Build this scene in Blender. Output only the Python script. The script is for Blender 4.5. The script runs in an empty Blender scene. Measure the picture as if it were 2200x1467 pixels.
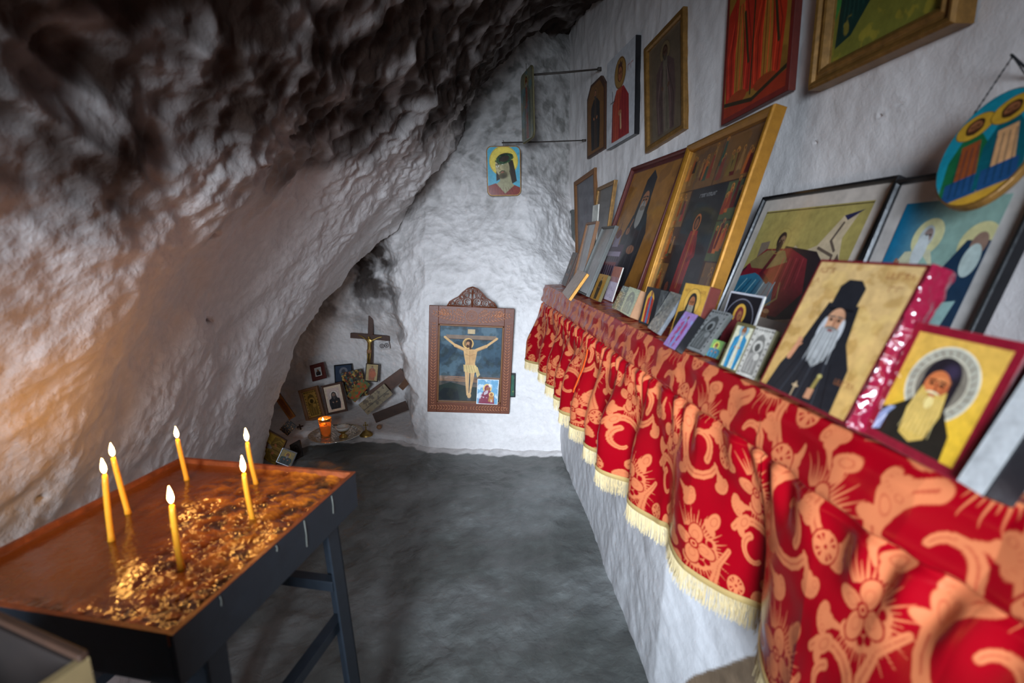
import bpy, math, random
import numpy as np
from mathutils import Vector, Matrix

# ------------------------------------------------------------------ camera
F = 1069.0                                   # focal length in pixels of the 2200 x 1467 frame
def nrm(v): return v/np.linalg.norm(v)
_a = nrm(np.array([1040-1100., 520-733., F]))                # world +Y in camera axes (x right, y down, z forward)
_d = np.array([75., 5400., F]); _d = nrm(_d-_a*_d.dot(_a))    # world down
_r = np.cross(_d, _a)                                        # world +X
EYE = np.array([0., 0., 1.35])
def ray(px, py):
    v = np.array([px-1100., py-733., F])
    return np.array([v.dot(_r), v.dot(_a), -v.dot(_d)])
def at_z(px, py, z): d = ray(px, py); return EYE+d*(z-EYE[2])/d[2]
def at_y(px, py, y): d = ray(px, py); return EYE+d*(y/d[1])
def at_x(px, py, x): d = ray(px, py); return EYE+d*(x/d[0])
def wall_x(y): return np.where(y < 2.0, .92, 1.22-.15*y)
def at_wall(px, py, off=0.0):
    d = ray(px, py)
    t = (.92-off)/d[0]
    if t*d[1] > 2.0: t = (1.22-off)/(d[0]+.15*d[1])
    return EYE+d*t

C = bpy.context.scene.collection
cam = bpy.data.cameras.new('camera'); cam_o = bpy.data.objects.new('camera', cam); C.objects.link(cam_o)
Rm = Matrix(((_r[0], -_r[1], -_r[2]), (_a[0], -_a[1], -_a[2]), (-_d[0], _d[1], _d[2]))).to_4x4()
cam_o.matrix_world = Matrix.Translation(EYE) @ Rm
cam.sensor_width = 36; cam.lens = F/2200*36; cam.clip_start = .02
cam.dof.use_dof = True; cam.dof.focus_distance = 3.1; cam.dof.aperture_fstop = 2.8
bpy.context.scene.camera = cam_o

# ------------------------------------------------------------------ light and exposure
S = bpy.context.scene
S.view_settings.view_transform = 'Standard'; S.view_settings.look = 'None'
S.view_settings.gamma = 1; S.view_settings.use_curve_mapping = False
S.view_settings.exposure = 0.0
W = bpy.data.worlds.new('world'); S.world = W; W.use_nodes = True
W.node_tree.nodes['Background'].inputs[0].default_value = (.62, .80, 1, 1)
W.node_tree.nodes['Background'].inputs[1].default_value = .17
def area(name, loc, target, sx, sy, power, col):
    l = bpy.data.lights.new(name, 'AREA'); l.shape = 'RECTANGLE'; l.size = sx; l.size_y = sy; l.energy = power; l.color = col
    o = bpy.data.objects.new(name, l); C.objects.link(o); o.location = loc
    o.rotation_euler = (Vector(target)-Vector(loc)).to_track_quat('-Z', 'Z').to_euler()
    return o
door = area('doorway_daylight', (-.42, -1.45, 1.50), (.40, 3.1, .58), .6, 1.0, 31, (.74, .86, 1))
door.data.spread = math.radians(54)
CANDLE_L = 165.0

# ------------------------------------------------------------------ helpers
rnd = random.Random(7)
def link(o, parent=None, label=None, cat=None, group=None, kind=None):
    C.objects.link(o)
    if parent is not None: o.parent = parent
    tag(o, label, cat, group, kind); return o
def tag(o, label=None, cat=None, group=None, kind=None):
    if label: o['label'] = label
    if cat: o['category'] = cat
    if group: o['group'] = group
    if kind: o['kind'] = kind
    return o
def empty(name, loc=(0, 0, 0), **k):
    o = bpy.data.objects.new(name, None); o.location = loc; o.empty_display_size = .05
    return link(o, **k)
def mesh_np(name, V, Fq, mats=None, smooth=True, col=None, mi=None):
    me = bpy.data.meshes.new(name); V = np.asarray(V, np.float32); Fq = np.asarray(Fq, np.int32)
    n = Fq.shape[1]
    me.vertices.add(len(V)); me.vertices.foreach_set('co', V.ravel())
    me.loops.add(Fq.size); me.loops.foreach_set('vertex_index', Fq.ravel())
    me.polygons.add(len(Fq)); me.polygons.foreach_set('loop_start', np.arange(len(Fq), dtype=np.int32)*n)
    me.polygons.foreach_set('use_smooth', np.full(len(Fq), smooth))
    if mi is not None: me.polygons.foreach_set('material_index', np.asarray(mi, np.int32))
    me.update(calc_edges=True)
    if col is not None:
        at = me.color_attributes.new('Col', 'FLOAT_COLOR', 'POINT')
        c = np.ones((len(V), 4), np.float32); c[:, :col.shape[1]] = col
        at.data.foreach_set('color', c.ravel())
    for m in (mats or []): me.materials.append(m)
    return me
def grid_faces(n, m, flip=False):
    i = np.arange(n-1)[:, None]*m+np.arange(m-1)[None]
    i = i.ravel(); f = np.stack([i, i+1, i+m+1, i+m], 1)
    return f[:, ::-1] if flip else f
def grid_obj(name, P, mat, flip=False, col=None, **k):
    n, m = P.shape[:2]
    me = mesh_np(name, P.reshape(-1, 3), grid_faces(n, m, flip), [mat], True, None if col is None else col.reshape(n*m, -1))
    return link(bpy.data.objects.new(name, me), **k)
class MB:
    """collects simple solids into one mesh"""
    def __init__(s): s.v = []; s.f = []
    def add(s, v, f):
        b = len(s.v); s.v += [tuple(map(float, p)) for p in v]; s.f += [tuple(b+i for i in q) for q in f]; return s
    def box(s, x0, x1, y0, y1, z0, z1, M=None):
        v = [(x, y, z) for z in (z0, z1) for y in (y0, y1) for x in (x0, x1)]
        if M is not None: v = [M @ Vector(p) for p in v]
        return s.add(v, [(0, 2, 3, 1), (4, 5, 7, 6), (0, 1, 5, 4), (2, 6, 7, 3), (0, 4, 6, 2), (1, 3, 7, 5)])
    def tube(s, pts, r, n=8, cap=True, sy=1.0):
        pts = [Vector(p) for p in pts]; k = len(pts)
        rs = r if hasattr(r, '__len__') else [r]*k
        v = []; up = None
        for i, p in enumerate(pts):
            t = (pts[min(i+1, k-1)]-pts[max(i-1, 0)]).normalized()
            if up is None: up = t.orthogonal().normalized()
            up = (up-t*up.dot(t)).normalized(); w = t.cross(up)
            for j in range(n):
                a = 2*math.pi*j/n
                v.append(p+(up*math.cos(a)+w*math.sin(a)*sy)*rs[i])
        f = [(i*n+j, i*n+(j+1) % n, (i+1)*n+(j+1) % n, (i+1)*n+j) for i in range(k-1) for j in range(n)]
        if cap: f += [tuple(range(n))[::-1], tuple((k-1)*n+j for j in range(n))]
        return s.add(v, f)
    def lathe(s, prof, c=(0, 0, 0), n=24, sx=1, sy=1):
        v = [(c[0]+r*sx*math.cos(2*math.pi*j/n), c[1]+r*sy*math.sin(2*math.pi*j/n), c[2]+z) for r, z in prof for j in range(n)]
        f = [(i*n+j, i*n+(j+1) % n, (i+1)*n+(j+1) % n, (i+1)*n+j) for i in range(len(prof)-1) for j in range(n)]
        return s.add(v, f)
    def prism(s, poly, y0, y1):
        """poly = (x, z) outline, extruded along y"""
        n = len(poly); v = [(x, y0, z) for x, z in poly]+[(x, y1, z) for x, z in poly]
        f = [(i, (i+1) % n, n+(i+1) % n, n+i) for i in range(n)]+[tuple(range(n))[::-1], tuple(range(n, 2*n))]
        return s.add(v, f)
    def build(s, name, mat, parent=None, smooth=False, bevel=0, M=None, seg=2, **k):
        me = bpy.data.meshes.new(name); me.from_pydata(s.v, [], s.f); me.materials.append(mat)
        if M is not None: me.transform(M)
        if smooth: me.polygons.foreach_set('use_smooth', [True]*len(me.polygons))
        o = bpy.data.objects.new(name, me)
        if bevel:
            b = o.modifiers.new('bevel', 'BEVEL'); b.width = bevel; b.segments = seg; b.limit_method = 'ANGLE'
        return link(o, parent, **k)

# ------------------------------------------------------------------ numpy noise
_pr = np.random.RandomState(3)
_perm = np.tile(_pr.permutation(256), 3)
_grad = _pr.normal(size=(256, 3)); _grad /= np.linalg.norm(_grad, axis=1)[:, None]
_rv = _pr.rand(256, 3)
def _h(i, j, k): return _perm[_perm[_perm[i & 255]+(j & 255)]+(k & 255)]
def perlin(P):
    P = np.asarray(P); I = np.floor(P).astype(int); f = P-I; u = f*f*f*(f*(f*6-15)+10)
    out = 0
    for a in (0, 1):
        for b in (0, 1):
            for c in (0, 1):
                g = _grad[_h(I[..., 0]+a, I[..., 1]+b, I[..., 2]+c)]
                w = (u[..., 0] if a else 1-u[..., 0])*(u[..., 1] if b else 1-u[..., 1])*(u[..., 2] if c else 1-u[..., 2])
                out = out+w*((f-np.array([a, b, c]))*g).sum(-1)
    return out*1.5
def fbm(P, o=4, g=.5):
    s = 0; a = 1
    for k in range(o): s = s+a*perlin(P*2**k+k*17.3); a *= g
    return s
def ridged(P, o=3):
    s = 0; a = 1
    for k in range(o): s = s+a*(1-2*np.abs(perlin(P*2**k+k*11.1))); a *= .5
    return s/1.75
def worley(P):
    I = np.floor(P).astype(int); best = np.full(P.shape[:-1], 9.)
    for a in (-1, 0, 1):
        for b in (-1, 0, 1):
            for c in (-1, 0, 1):
                J = I+np.array([a, b, c]); q = J+_rv[_h(J[..., 0], J[..., 1], J[..., 2])]
                best = np.minimum(best, ((q-P)**2).sum(-1))
    return np.sqrt(best)
def ss(a, b, x): t = np.clip((x-a)/(b-a), 0, 1); return t*t*(3-2*t)

# ------------------------------------------------------------------ materials
def lin(c):
    c = np.asarray(c, float)/255
    return np.where(c <= .04045, c/12.92, ((c+.055)/1.055)**2.4)
def mat(name, col=None, rough=.6, metal=0, attr=False, bump=(), spec=.5, coat=0, trans=0, ior=1.45, emit=None, alpha=1, sss=0, vary=0, vscale=20, sheen=0, anis=0):
    m = bpy.data.materials.new(name); m.use_nodes = True; N = m.node_tree.nodes; L = m.node_tree.links
    b = N['Principled BSDF']; I = b.inputs
    I['Roughness'].default_value = rough; I['Metallic'].default_value = metal
    I['Specular IOR Level'].default_value = spec; I['Coat Weight'].default_value = coat; I['Coat Roughness'].default_value = .08
    I['Transmission Weight'].default_value = trans; I['IOR'].default_value = ior; I['Alpha'].default_value = alpha
    I['Sheen Weight'].default_value = sheen
    if sss: I['Subsurface Weight'].default_value = sss; I['Subsurface Radius'].default_value = (.02, .008, .003); I['Subsurface Scale'].default_value = .17
    tc = N.new('ShaderNodeTexCoord')
    if attr:
        a = N.new('ShaderNodeAttribute'); a.attribute_name = 'Col'; src = a.outputs['Color']
    else:
        a = N.new('ShaderNodeRGB'); a.outputs[0].default_value = (*lin(col), 1); src = a.outputs[0]
    if vary:
        n = N.new('ShaderNodeTexNoise'); n.inputs['Scale'].default_value = vscale; n.inputs['Detail'].default_value = 8; n.inputs['Roughness'].default_value = .65
        L.new(tc.outputs['Object'], n.inputs['Vector'])
        r = N.new('ShaderNodeMapRange'); r.inputs[1].default_value = .3; r.inputs[2].default_value = .7; r.inputs[3].default_value = 1-vary; r.inputs[4].default_value = 1+vary*.6
        L.new(n.outputs['Fac'], r.inputs[0])
        x = N.new('ShaderNodeVectorMath'); x.operation = 'SCALE'; L.new(src, x.inputs[0]); L.new(r.outputs[0], x.inputs['Scale']); src = x.outputs[0]
    L.new(src, I['Base Color'])
    prev = None
    for (kind, sc, st, dist) in bump:
        if kind == 'v':
            n = N.new('ShaderNodeTexVoronoi'); n.inputs['Scale'].default_value = sc; o = n.outputs['Distance']
        else:
            n = N.new('ShaderNodeTexNoise'); n.inputs['Scale'].default_value = sc; n.inputs['Detail'].default_value = 6; n.inputs['Distortion'].default_value = .6; o = n.outputs['Fac']
        L.new(tc.outputs['Object'], n.inputs['Vector'])
        bb = N.new('ShaderNodeBump'); bb.inputs['Strength'].default_value = st; bb.inputs['Distance'].default_value = dist
        L.new(o, bb.inputs['Height'])
        if prev: L.new(prev, bb.inputs['Normal'])
        prev = bb.outputs['Normal']
    if prev: L.new(prev, I['Normal'])
    if emit: I['Emission Color'].default_value = (*emit[0], 1); I['Emission Strength'].default_value = emit[1]
    return m
M_rock = mat('limewashed_rock', rough=.8, attr=True, bump=(('n', 22, .35, .016), ('v', 48, .25, .006), ('n', 120, .4, .004)), spec=.25, vary=.10, vscale=30)
M_plaster = mat('whitewashed_plaster', rough=.8, attr=True, bump=(('n', 14, .22, .010), ('n', 70, .3, .004)), spec=.3, vary=.08, vscale=14)
M_floor = mat('painted_cement_floor', rough=.36, attr=True, bump=(('n', 9, .5, .02), ('n', 50, .5, .006)), spec=.5, vary=.3, vscale=9)
M_iron = mat('blue_grey_painted_iron', (23, 29, 36), rough=.5, bump=(('n', 60, .15, .002),), vary=.3, vscale=30)
M_wax = mat('candle_wax', (240, 168, 46), rough=.4, sss=.6, spec=.4)
M_flame = mat('flame', (255, 190, 90), rough=1, emit=((1, .46, .10), CANDLE_L))
M_wick = mat('charred_wick', (20, 14, 10), rough=.9)

# ------------------------------------------------------------------ the cave
WHITE = lin((222, 216, 213)); SOOT_BROWN = lin((52, 39, 32)); BLACK = lin((20, 15, 13))
def vnormal(P):
    du = np.gradient(P, axis=0); dv = np.gradient(P, axis=1); n = np.cross(du, dv)
    return n/np.maximum(np.linalg.norm(n, axis=-1, keepdims=True), 1e-9)
def spline(T, K, t):
    """Catmull-Rom through K (k, d) at knots T"""
    K = np.asarray(K, float); T = np.asarray(T, float); t = np.clip(t, T[0], T[-1])
    i = np.clip(np.searchsorted(T, t, 'right')-1, 0, len(T)-2); u = (t-T[i])/(T[i+1]-T[i])
    p0 = K[np.maximum(i-1, 0)]; p1 = K[i]; p2 = K[i+1]; p3 = K[np.minimum(i+2, len(T)-1)]
    if K.ndim > 1: u = u.reshape(u.shape+(1,)*(K.ndim-1))
    return .5*(2*p1+(p2-p0)*u+(2*p0-5*p1+4*p2-p3)*u*u+(3*p1-3*p2+p3-p0)*u**3)
ST = [-1.3, 1.0, 2.0, 3.1, 4.3]
PROF = np.array([
 [(-1.25, -.1), (-1.22, .45), (-1.08, .95), (-.82, 1.45), (-.50, 1.92), (-.05, 2.30), (.45, 2.50), (1.1, 2.60)],
 [(-1.10, -.1), (-1.08, .45), (-.98, .95), (-.76, 1.42), (-.48, 1.85), (-.08, 2.25), (.42, 2.50), (1.1, 2.62)],
 [(-1.22, -.1), (-1.17, .42), (-1.02, .95), (-.80, 1.40), (-.48, 1.82), (-.08, 2.25), (.42, 2.56), (1.1, 2.68)],
 [(-1.42, -.1), (-1.27, .38), (-1.05, .85), (-.80, 1.25), (-.50, 1.65), (-.16, 2.10), (.30, 2.62), (1.1, 2.85)],
 [(-1.50, -.1), (-1.35, .38), (-1.12, .85), (-.84, 1.25), (-.55, 1.65), (-.18, 2.10), (.28, 2.70), (1.1, 3.0)]])
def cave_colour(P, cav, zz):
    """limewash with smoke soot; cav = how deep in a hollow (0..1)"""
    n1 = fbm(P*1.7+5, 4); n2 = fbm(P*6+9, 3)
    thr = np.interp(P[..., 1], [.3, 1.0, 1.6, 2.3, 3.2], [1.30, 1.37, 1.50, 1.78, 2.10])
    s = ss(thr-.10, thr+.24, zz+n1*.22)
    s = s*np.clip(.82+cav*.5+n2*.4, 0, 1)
    c = WHITE*(1-s[..., None])+SOOT_BROWN*s[..., None]
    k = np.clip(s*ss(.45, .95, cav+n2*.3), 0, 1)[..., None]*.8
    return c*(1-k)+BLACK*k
def rock_disp(P, amp):
    wv = np.stack([fbm(P*2.1+i*7.7, 2) for i in range(3)], -1)
    Q = P+wv*.10
    w1 = worley(Q*np.array([7., 5., 7.])); w2 = worley(Q*np.array([17., 12., 17.])+3); w3 = worley(Q*38+8)
    big = fbm(P*1.1+2, 3)
    wr = ridged(Q*np.array([5., 4., 9.])+4, 4)
    d = .070*big+amp*(.050*(w1-.5)+.030*(w2-.5))+(.3+.7*amp)*.011*(w3-.5)+.008*fbm(P*9, 4)+.007*wr
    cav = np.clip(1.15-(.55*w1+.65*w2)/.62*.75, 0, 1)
    return d, cav
NY, NS = 560, 520
ys = np.linspace(-1.3, 4.3, NY); sv = np.linspace(0, 7, NS)
rows = spline(ST, PROF, ys)                                   # (NY, 8, 2)
prof = spline(np.arange(8), rows.transpose(1, 0, 2), sv)      # (NS, NY, 2)
P = np.zeros((NY, NS, 3)); P[..., 0] = prof[..., 0].T; P[..., 2] = prof[..., 1].T; P[..., 1] = ys[:, None]
zz = P[..., 2].copy()
yo = 2.95+.62*ss(.75, 1.38, zz)+.05*perlin(P*4)
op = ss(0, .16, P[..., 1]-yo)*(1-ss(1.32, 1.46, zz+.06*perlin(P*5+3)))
Nn = vnormal(P)
if Nn[NY//3, NS//3, 0] < 0: Nn = -Nn
rough_amp = .20+1.05*ss(1.25, 1.8, zz+.3*perlin(P*1.3))
d, cav = rock_disp(P, rough_amp)
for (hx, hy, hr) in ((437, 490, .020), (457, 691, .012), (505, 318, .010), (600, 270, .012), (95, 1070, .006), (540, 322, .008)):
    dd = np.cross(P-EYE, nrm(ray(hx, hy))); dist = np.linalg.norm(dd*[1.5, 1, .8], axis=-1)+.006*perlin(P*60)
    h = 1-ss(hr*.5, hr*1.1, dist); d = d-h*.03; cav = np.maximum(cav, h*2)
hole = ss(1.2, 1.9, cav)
P = P+Nn*d[..., None]
P[..., 0] -= op*.95
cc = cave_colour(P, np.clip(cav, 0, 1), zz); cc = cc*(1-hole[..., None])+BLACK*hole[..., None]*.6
nd = (ss(.0, 1, op)*ss(.5, 1.1, zz)*.85)[..., None]; cc = cc*(1-nd)+SOOT_BROWN*nd  # inside of the niche turns darker brown higher up
SPLIT = int(NS*4.9/7)
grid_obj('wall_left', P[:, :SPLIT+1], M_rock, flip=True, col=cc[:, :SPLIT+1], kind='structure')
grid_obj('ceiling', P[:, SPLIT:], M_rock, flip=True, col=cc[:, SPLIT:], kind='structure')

# back wall: Y = f(x, z)
NX, NZ = 640, 640
X, Z = np.meshgrid(np.linspace(-2.35, 1.15, NX), np.linspace(-.06, 3.15, NZ), indexing='ij')
foot = np.interp(X, [-2.3, -1.2, -.9, -.6, -.4, -.1, .2, .5, 1.1], [3.5, 3.42, 3.40, 3.30, 3.14, 3.10, 3.05, 3.0, 3.0])
up = np.interp(Z, [0, .25, .9, 1.15, 1.6, 2.1, 3.1], [0, .05, .13, .22, .46, .58, .62])
upr = np.interp(Z, [0, .7, .95, 1.15, 1.45, 1.8, 3.1], [0, .04, .13, .55, .84, .9, .92])
kr = ss(.22, .74, X+.05*perlin(np.stack([X*2, Z*3, X*0], -1)))
Y = foot+up*(1-kr)+upr*kr
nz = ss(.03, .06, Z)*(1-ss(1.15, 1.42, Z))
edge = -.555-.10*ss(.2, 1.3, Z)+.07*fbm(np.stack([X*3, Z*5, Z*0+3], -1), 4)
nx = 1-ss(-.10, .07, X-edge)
Y = Y+nx*nz*(.52+.10*perlin(np.stack([X*2, Z*2, X*0], -1))-.25*ss(.2, 1.2, Z))
B = np.stack([X, Y, Z], -1)
lum = .07*fbm(B*1.6+3, 3)+.016*ridged(B*np.array([5, 5, 6.])+9, 4)*ss(.85, 1.3, Z)
d, cav = rock_disp(B+20, np.full(X.shape, .34)+.45*ss(.85, 1.2, Z)*(1-ss(1.7, 2.3, Z))+.4*np.exp(-((X-edge-.03)/.10)**2)*ss(.25, .6, Z))
pits = worley(B*13+4)
cavb = cav
B[..., 1] -= (d*.9+lum)*ss(-.02, .1, Z)*.8+.008*(1-ss(.05, .2, pits))*-ss(1.2, 1.8, Z)
cb = cave_colour(B+np.array([0, 0, 0.]), np.clip(cav, 0, 1)*.5+.1, Z-.72-.15*ss(-.2, .6, -X))
dk = (nx*ss(.55, 1.05, Z+.12*fbm(B*4+2, 3))*.95*np.clip(.75+fbm(B*6, 4)*1.3, 0, 1))[..., None]; cb = cb*(1-dk)+SOOT_BROWN*dk  # recess darker brown towards its top, in blotches
mould_grey = ss(1.35, 2.3, Z+.25*fbm(B*2+31, 3))*.55+ss(.1, .5, fbm(B*9+40, 4))*ss(1.3, 1.8, Z)*.25+np.clip(cavb-.35, 0, 1)*.45*ss(.8, 1.2, Z)  # mould blotches; also greyer towards the top and in hollows
mould_grey = np.clip(mould_grey, 0, .85)[..., None]; cb = cb*(1-mould_grey)+lin((92, 90, 84))*mould_grey
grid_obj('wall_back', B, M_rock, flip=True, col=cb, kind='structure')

# right wall, smooth plaster
yy = np.linspace(-1.3, 4.1, 640); z2 = np.linspace(.9, 2.9, 300)
Yg, Zg = np.meshgrid(yy, z2, indexing='ij')
R = np.stack([wall_x(Yg), Yg, Zg], -1)
R[..., 0] = (R[..., 0]+np.roll(R[..., 0], 6, 0)+np.roll(R[..., 0], -6, 0))/3; R[:7, :, 0] = .92; R[-7:, :, 0] = wall_x(Yg[-7:])
R[..., 0] -= .008*fbm(R*2.5, 3)+.0022*fbm(R*12, 3)+.005*ridged(R*np.array([1, 9, 4.]), 2)*ss(1.6, 2.6, Yg)
for (hx, hy, hr) in ((1893, 248, .006), (1937, 222, .006), (1748, 305, .004)):
    q = at_wall(hx, hy); dist = np.hypot(R[..., 1]-q[1], R[..., 2]-q[2]); R[..., 0] += .012*(1-ss(hr*.4, hr, dist))-.004*np.exp(-((dist-hr*1.3)/(hr*.5))**2)
cr = WHITE*(1-.25*np.clip(fbm(R*np.array([2, 3, 1.]), 4)*.8+.1, 0, 1))[..., None]
grid_obj('wall_right', R, M_plaster, flip=False, col=cr, kind='structure')

# floor
X, Yf = np.meshgrid(np.linspace(-2.4, 1.2, 420), np.linspace(-1.3, 4.4, 640), indexing='ij')
G = np.stack([X, Yf, X*0], -1)
paint = Yf-(np.interp(X, [-2.3, -1.2, -.9, -.6, -.4, -.1, .2, .5, 1.1], [3.2, 3.25, 3.33, 3.25, 3.09, 3.03, 2.99, 2.93, 2.93])+.03*fbm(G*9, 3))
pw = ss(-.004, .010, paint)
G[..., 2] = .012*fbm(G*2.2, 3)+.009*fbm(G*8, 4)+.010*ss(0, .05, paint)
fg = lin((104, 106, 102)); fg2 = lin((150, 152, 150))
m1 = np.clip(.25+.9*fbm(G*2.0+4, 4), 0, 1)[..., None]
cf = (fg*(1-m1)+fg2*m1)*.82
cf = cf*(1-pw[..., None])+WHITE*pw[..., None]
grid_obj('floor', G, M_floor, flip=False, col=cf, kind='structure')

# masonry bench along the right wall
def bench_x(y): return np.interp(y, [-1.3, .4, .85, 1.05, 1.25, 2.0, 2.6, 3.7], [.66, .63, .62, .56, .50, .50, .49, .49])
LZ = 1.095
yb = np.linspace(-1.3, 3.75, 700); zb = np.concatenate([np.linspace(-.03, LZ-.02, 170), [LZ-.008, LZ]])
Yg, Zg = np.meshgrid(yb, zb, indexing='ij')
Fb = np.stack([bench_x(Yg)+.02*(1-ss(0, .4, Zg))*-1+.03*0, Yg, Zg], -1)
Fb[..., 0] -= .008*fbm(Fb*3, 3)+.003*fbm(Fb*15, 3)-.02*ss(LZ-.03, LZ, Zg)
def at_bench(px, py):
    x = .5
    for _ in range(30): p = at_x(px, py, x); x = float(bench_x(p[1]))
    return p
qs = [at_bench(*p) for p in ((1470, 1480), (1500, 1452), (1560, 1426), (1640, 1402), (1722, 1388), (1760, 1380))]; q1 = qs[0]
line = np.interp(Yg, [q[1] for q in qs][::-1], [q[2] for q in qs][::-1])+.006*fbm(Fb*14, 3)
bare = ss(-.006, .006, line-Zg)*ss(-.01, .01, q1[1]+.02-Yg)
cbm = (WHITE*np.array([.92, .96, 1.0]))[None, None]*np.ones(Zg.shape+(1,))
cbm = cbm*(1-bare[..., None])+lin((118, 98, 78))*(1+.5*fbm(Fb*8, 3))[..., None]*bare[..., None]
Fb2 = np.concatenate([Fb, Fb[:, -1:]+np.array([.02, 0, 0]), Fb[:, -1:]+np.array([.5, 0, 0])], 1)
Fb2[:, -1, 0] = 1.0
cbm = np.concatenate([cbm, cbm[:, -1:], cbm[:, -1:]], 1)
grid_obj('trim_1', Fb2, M_plaster, flip=True, col=cbm, kind='structure')

# ------------------------------------------------------------------ candle table
TZ = .83
FR, NR, FL = at_z(756, 1016, TZ), at_z(370, 1357, TZ), at_z(397, 981, TZ)
NL = FL+NR-FR
def V3(p): return Vector((float(p[0]), float(p[1]), float(p[2])))
t_al = V3(FR-NR); TL_ = t_al.length; t_al.normalize()
t_ac = V3(NL-NR); t_ac -= t_al*t_ac.dot(t_al); TW_ = t_ac.length; t_ac.normalize()
TM = Matrix.Translation(V3(NR)) @ Matrix((tuple(t_al)+(0,), tuple(t_ac)+(0,), (0, 0, 1, 0), (0, 0, 0, 1))).transposed()
# local: x along the long side away from the camera, y to the left, z up; rim top at z = 0
tab = empty('candle_table', label='blue-grey iron stand with a tray of orange wax and burning candles', cat='candle stand')
tab.matrix_world = TM @ Matrix.Translation((TL_/2, TW_/2, -TZ))
TI = Matrix.Translation((-TL_/2, -TW_/2, TZ))
M_rim = mat('wax_stained_rim', (124, 60, 26), rough=.5, bump=(('n', 80, .5, .003),), vary=.5, vscale=40)
t = .006; D = .085
side_ = MB().box(-t, TL_+t, -t, 0, -D, 0).box(-t, TL_+t, TW_, TW_+t, -D, 0).box(-t, 0, 0, TW_, -D, 0).box(TL_, TL_+t, 0, TW_, -D, 0).box(0, TL_, 0, TW_, -D, -D+.004)\
  .build('tray_side', M_iron, tab, bevel=.0015, M=TI)
MB().box(-t-.001, TL_+t+.001, .0002, .002, -.018, .0012).box(-t, TL_+t, TW_-.002, TW_-.0002, -.018, .0012).box(.0002, .002, 0, TW_, -.018, .0012)\
  .box(TL_-.002, TL_-.0002, 0, TW_, -.018, .0012).box(-t-.0005, TL_+t+.0005, -t-.0005, .0005, .0002, .0014).box(-t, TL_+t, TW_-.0005, TW_+t, .0002, .0014)\
  .box(TL_-.0005, TL_+t, 0, TW_, .0002, .0014).box(-t, .0005, 0, TW_, .0002, .0014).build('tray_rim', M_rim, tab, M=TI)
# wax bed: smooth to the left, crumbly and wet to the right and near side
nx_, ny_ = 420, 300
U, Vv = np.meshgrid(np.linspace(.001, TL_-.001, nx_), np.linspace(.001, TW_-.001, ny_), indexing='ij')
Q = np.stack([U, Vv, U*0], -1)
crumb = np.clip(1-ss(.15, .62, Vv/TW_+.25*fbm(Q*5, 3)-.15*U/TL_)+.8*(1-ss(0, .1, U/TL_)), 0, 1)
n_a = fbm(Q*28, 4); n_b = ridged(Q*55, 3)
Q[..., 2] = -.014+.002*fbm(Q*7, 2)+crumb*(.0046*n_a+.0014*n_b)+.0004*fbm(Q*40, 2)+.006*np.exp(-np.minimum(np.minimum(U, TL_-U), np.minimum(Vv, TW_-Vv))/.006)
wx1 = lin((98, 46, 14)); wx2 = lin((168, 98, 28)); wdk = lin((52, 34, 22))
k1 = np.clip(.5+n_a*1.2, 0, 1)[..., None]*crumb[..., None]
cw = wx1*(1-k1)+wx2*k1
k2 = (ss(.18, .5, fbm(Q*19+4, 4))*crumb)[..., None]*.85
cw = cw*(1-k2)+wdk*k2
M_bed = mat('wax_bed', rough=.06, attr=True, spec=.6, coat=.2, bump=(('n', 110, .35, .0022),))
wb = grid_obj('wax_bed', Q+np.array([-TL_/2, -TW_/2, TZ]), M_bed, col=cw, parent=tab)
def leg_mb(x, y, sx, sy):
    """splayed angle-iron leg"""
    m = MB(); w = .042; th = .006; bx, by = sx*.028, sy*.02
    for (ax, ay, bx2, by2) in ((0, 0, -sx*w, -sy*th), (0, 0, -sx*th, -sy*w)):
        x0, x1 = sorted((x+ax, x+bx2)); y0, y1 = sorted((y+ay, y+by2))
        v = [(x0, y0, -D+.002), (x1, y0, -D+.002), (x1, y1, -D+.002), (x0, y1, -D+.002)]+[(a+bx, b+by, -TZ+.004) for a, b in ((x0, y0), (x1, y0), (x1, y1), (x0, y1))]
        m.add(v, [(0, 1, 2, 3), (7, 6, 5, 4), (0, 4, 5, 1), (1, 5, 6, 2), (2, 6, 7, 3), (3, 7, 4, 0)])
    return m
ins = .055
for x, sx in ((ins, -1), (TL_-ins, 1)):
    for y, sy in ((.012, -1), (TW_-.012, 1)):
        leg_mb(x, y, sx, sy).build('leg', M_iron, tab, bevel=.001, M=TI)
for y in (.02, TW_-.045): MB().box(ins-.01, TL_-ins+.01, y, y+.025, -.36, -.335).build('stretcher', M_iron, tab, bevel=.001, M=TI)
for x in (ins+.0, TL_-ins-.03): MB().box(x, x+.025, .02, TW_-.02, -.25, -.225).build('stretcher', M_iron, tab, bevel=.001, M=TI)

M_drip = mat('pale_wax_drip', (112, 112, 104), rough=.5)
for px_, L_ in ((TL_*.60, .06), (TL_*.80, .045), (TL_*.16, .02), (TL_*.43, .015)):
    MB().tube([(px_, -t-.0004, -.004), (px_+.001, -t-.0012, -L_*.6), (px_, -t-.0008, -L_)], [.0011, .0010, .0018], 6, sy=.6).build('wax_drip', M_drip, side_, M=TI, smooth=True)
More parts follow.
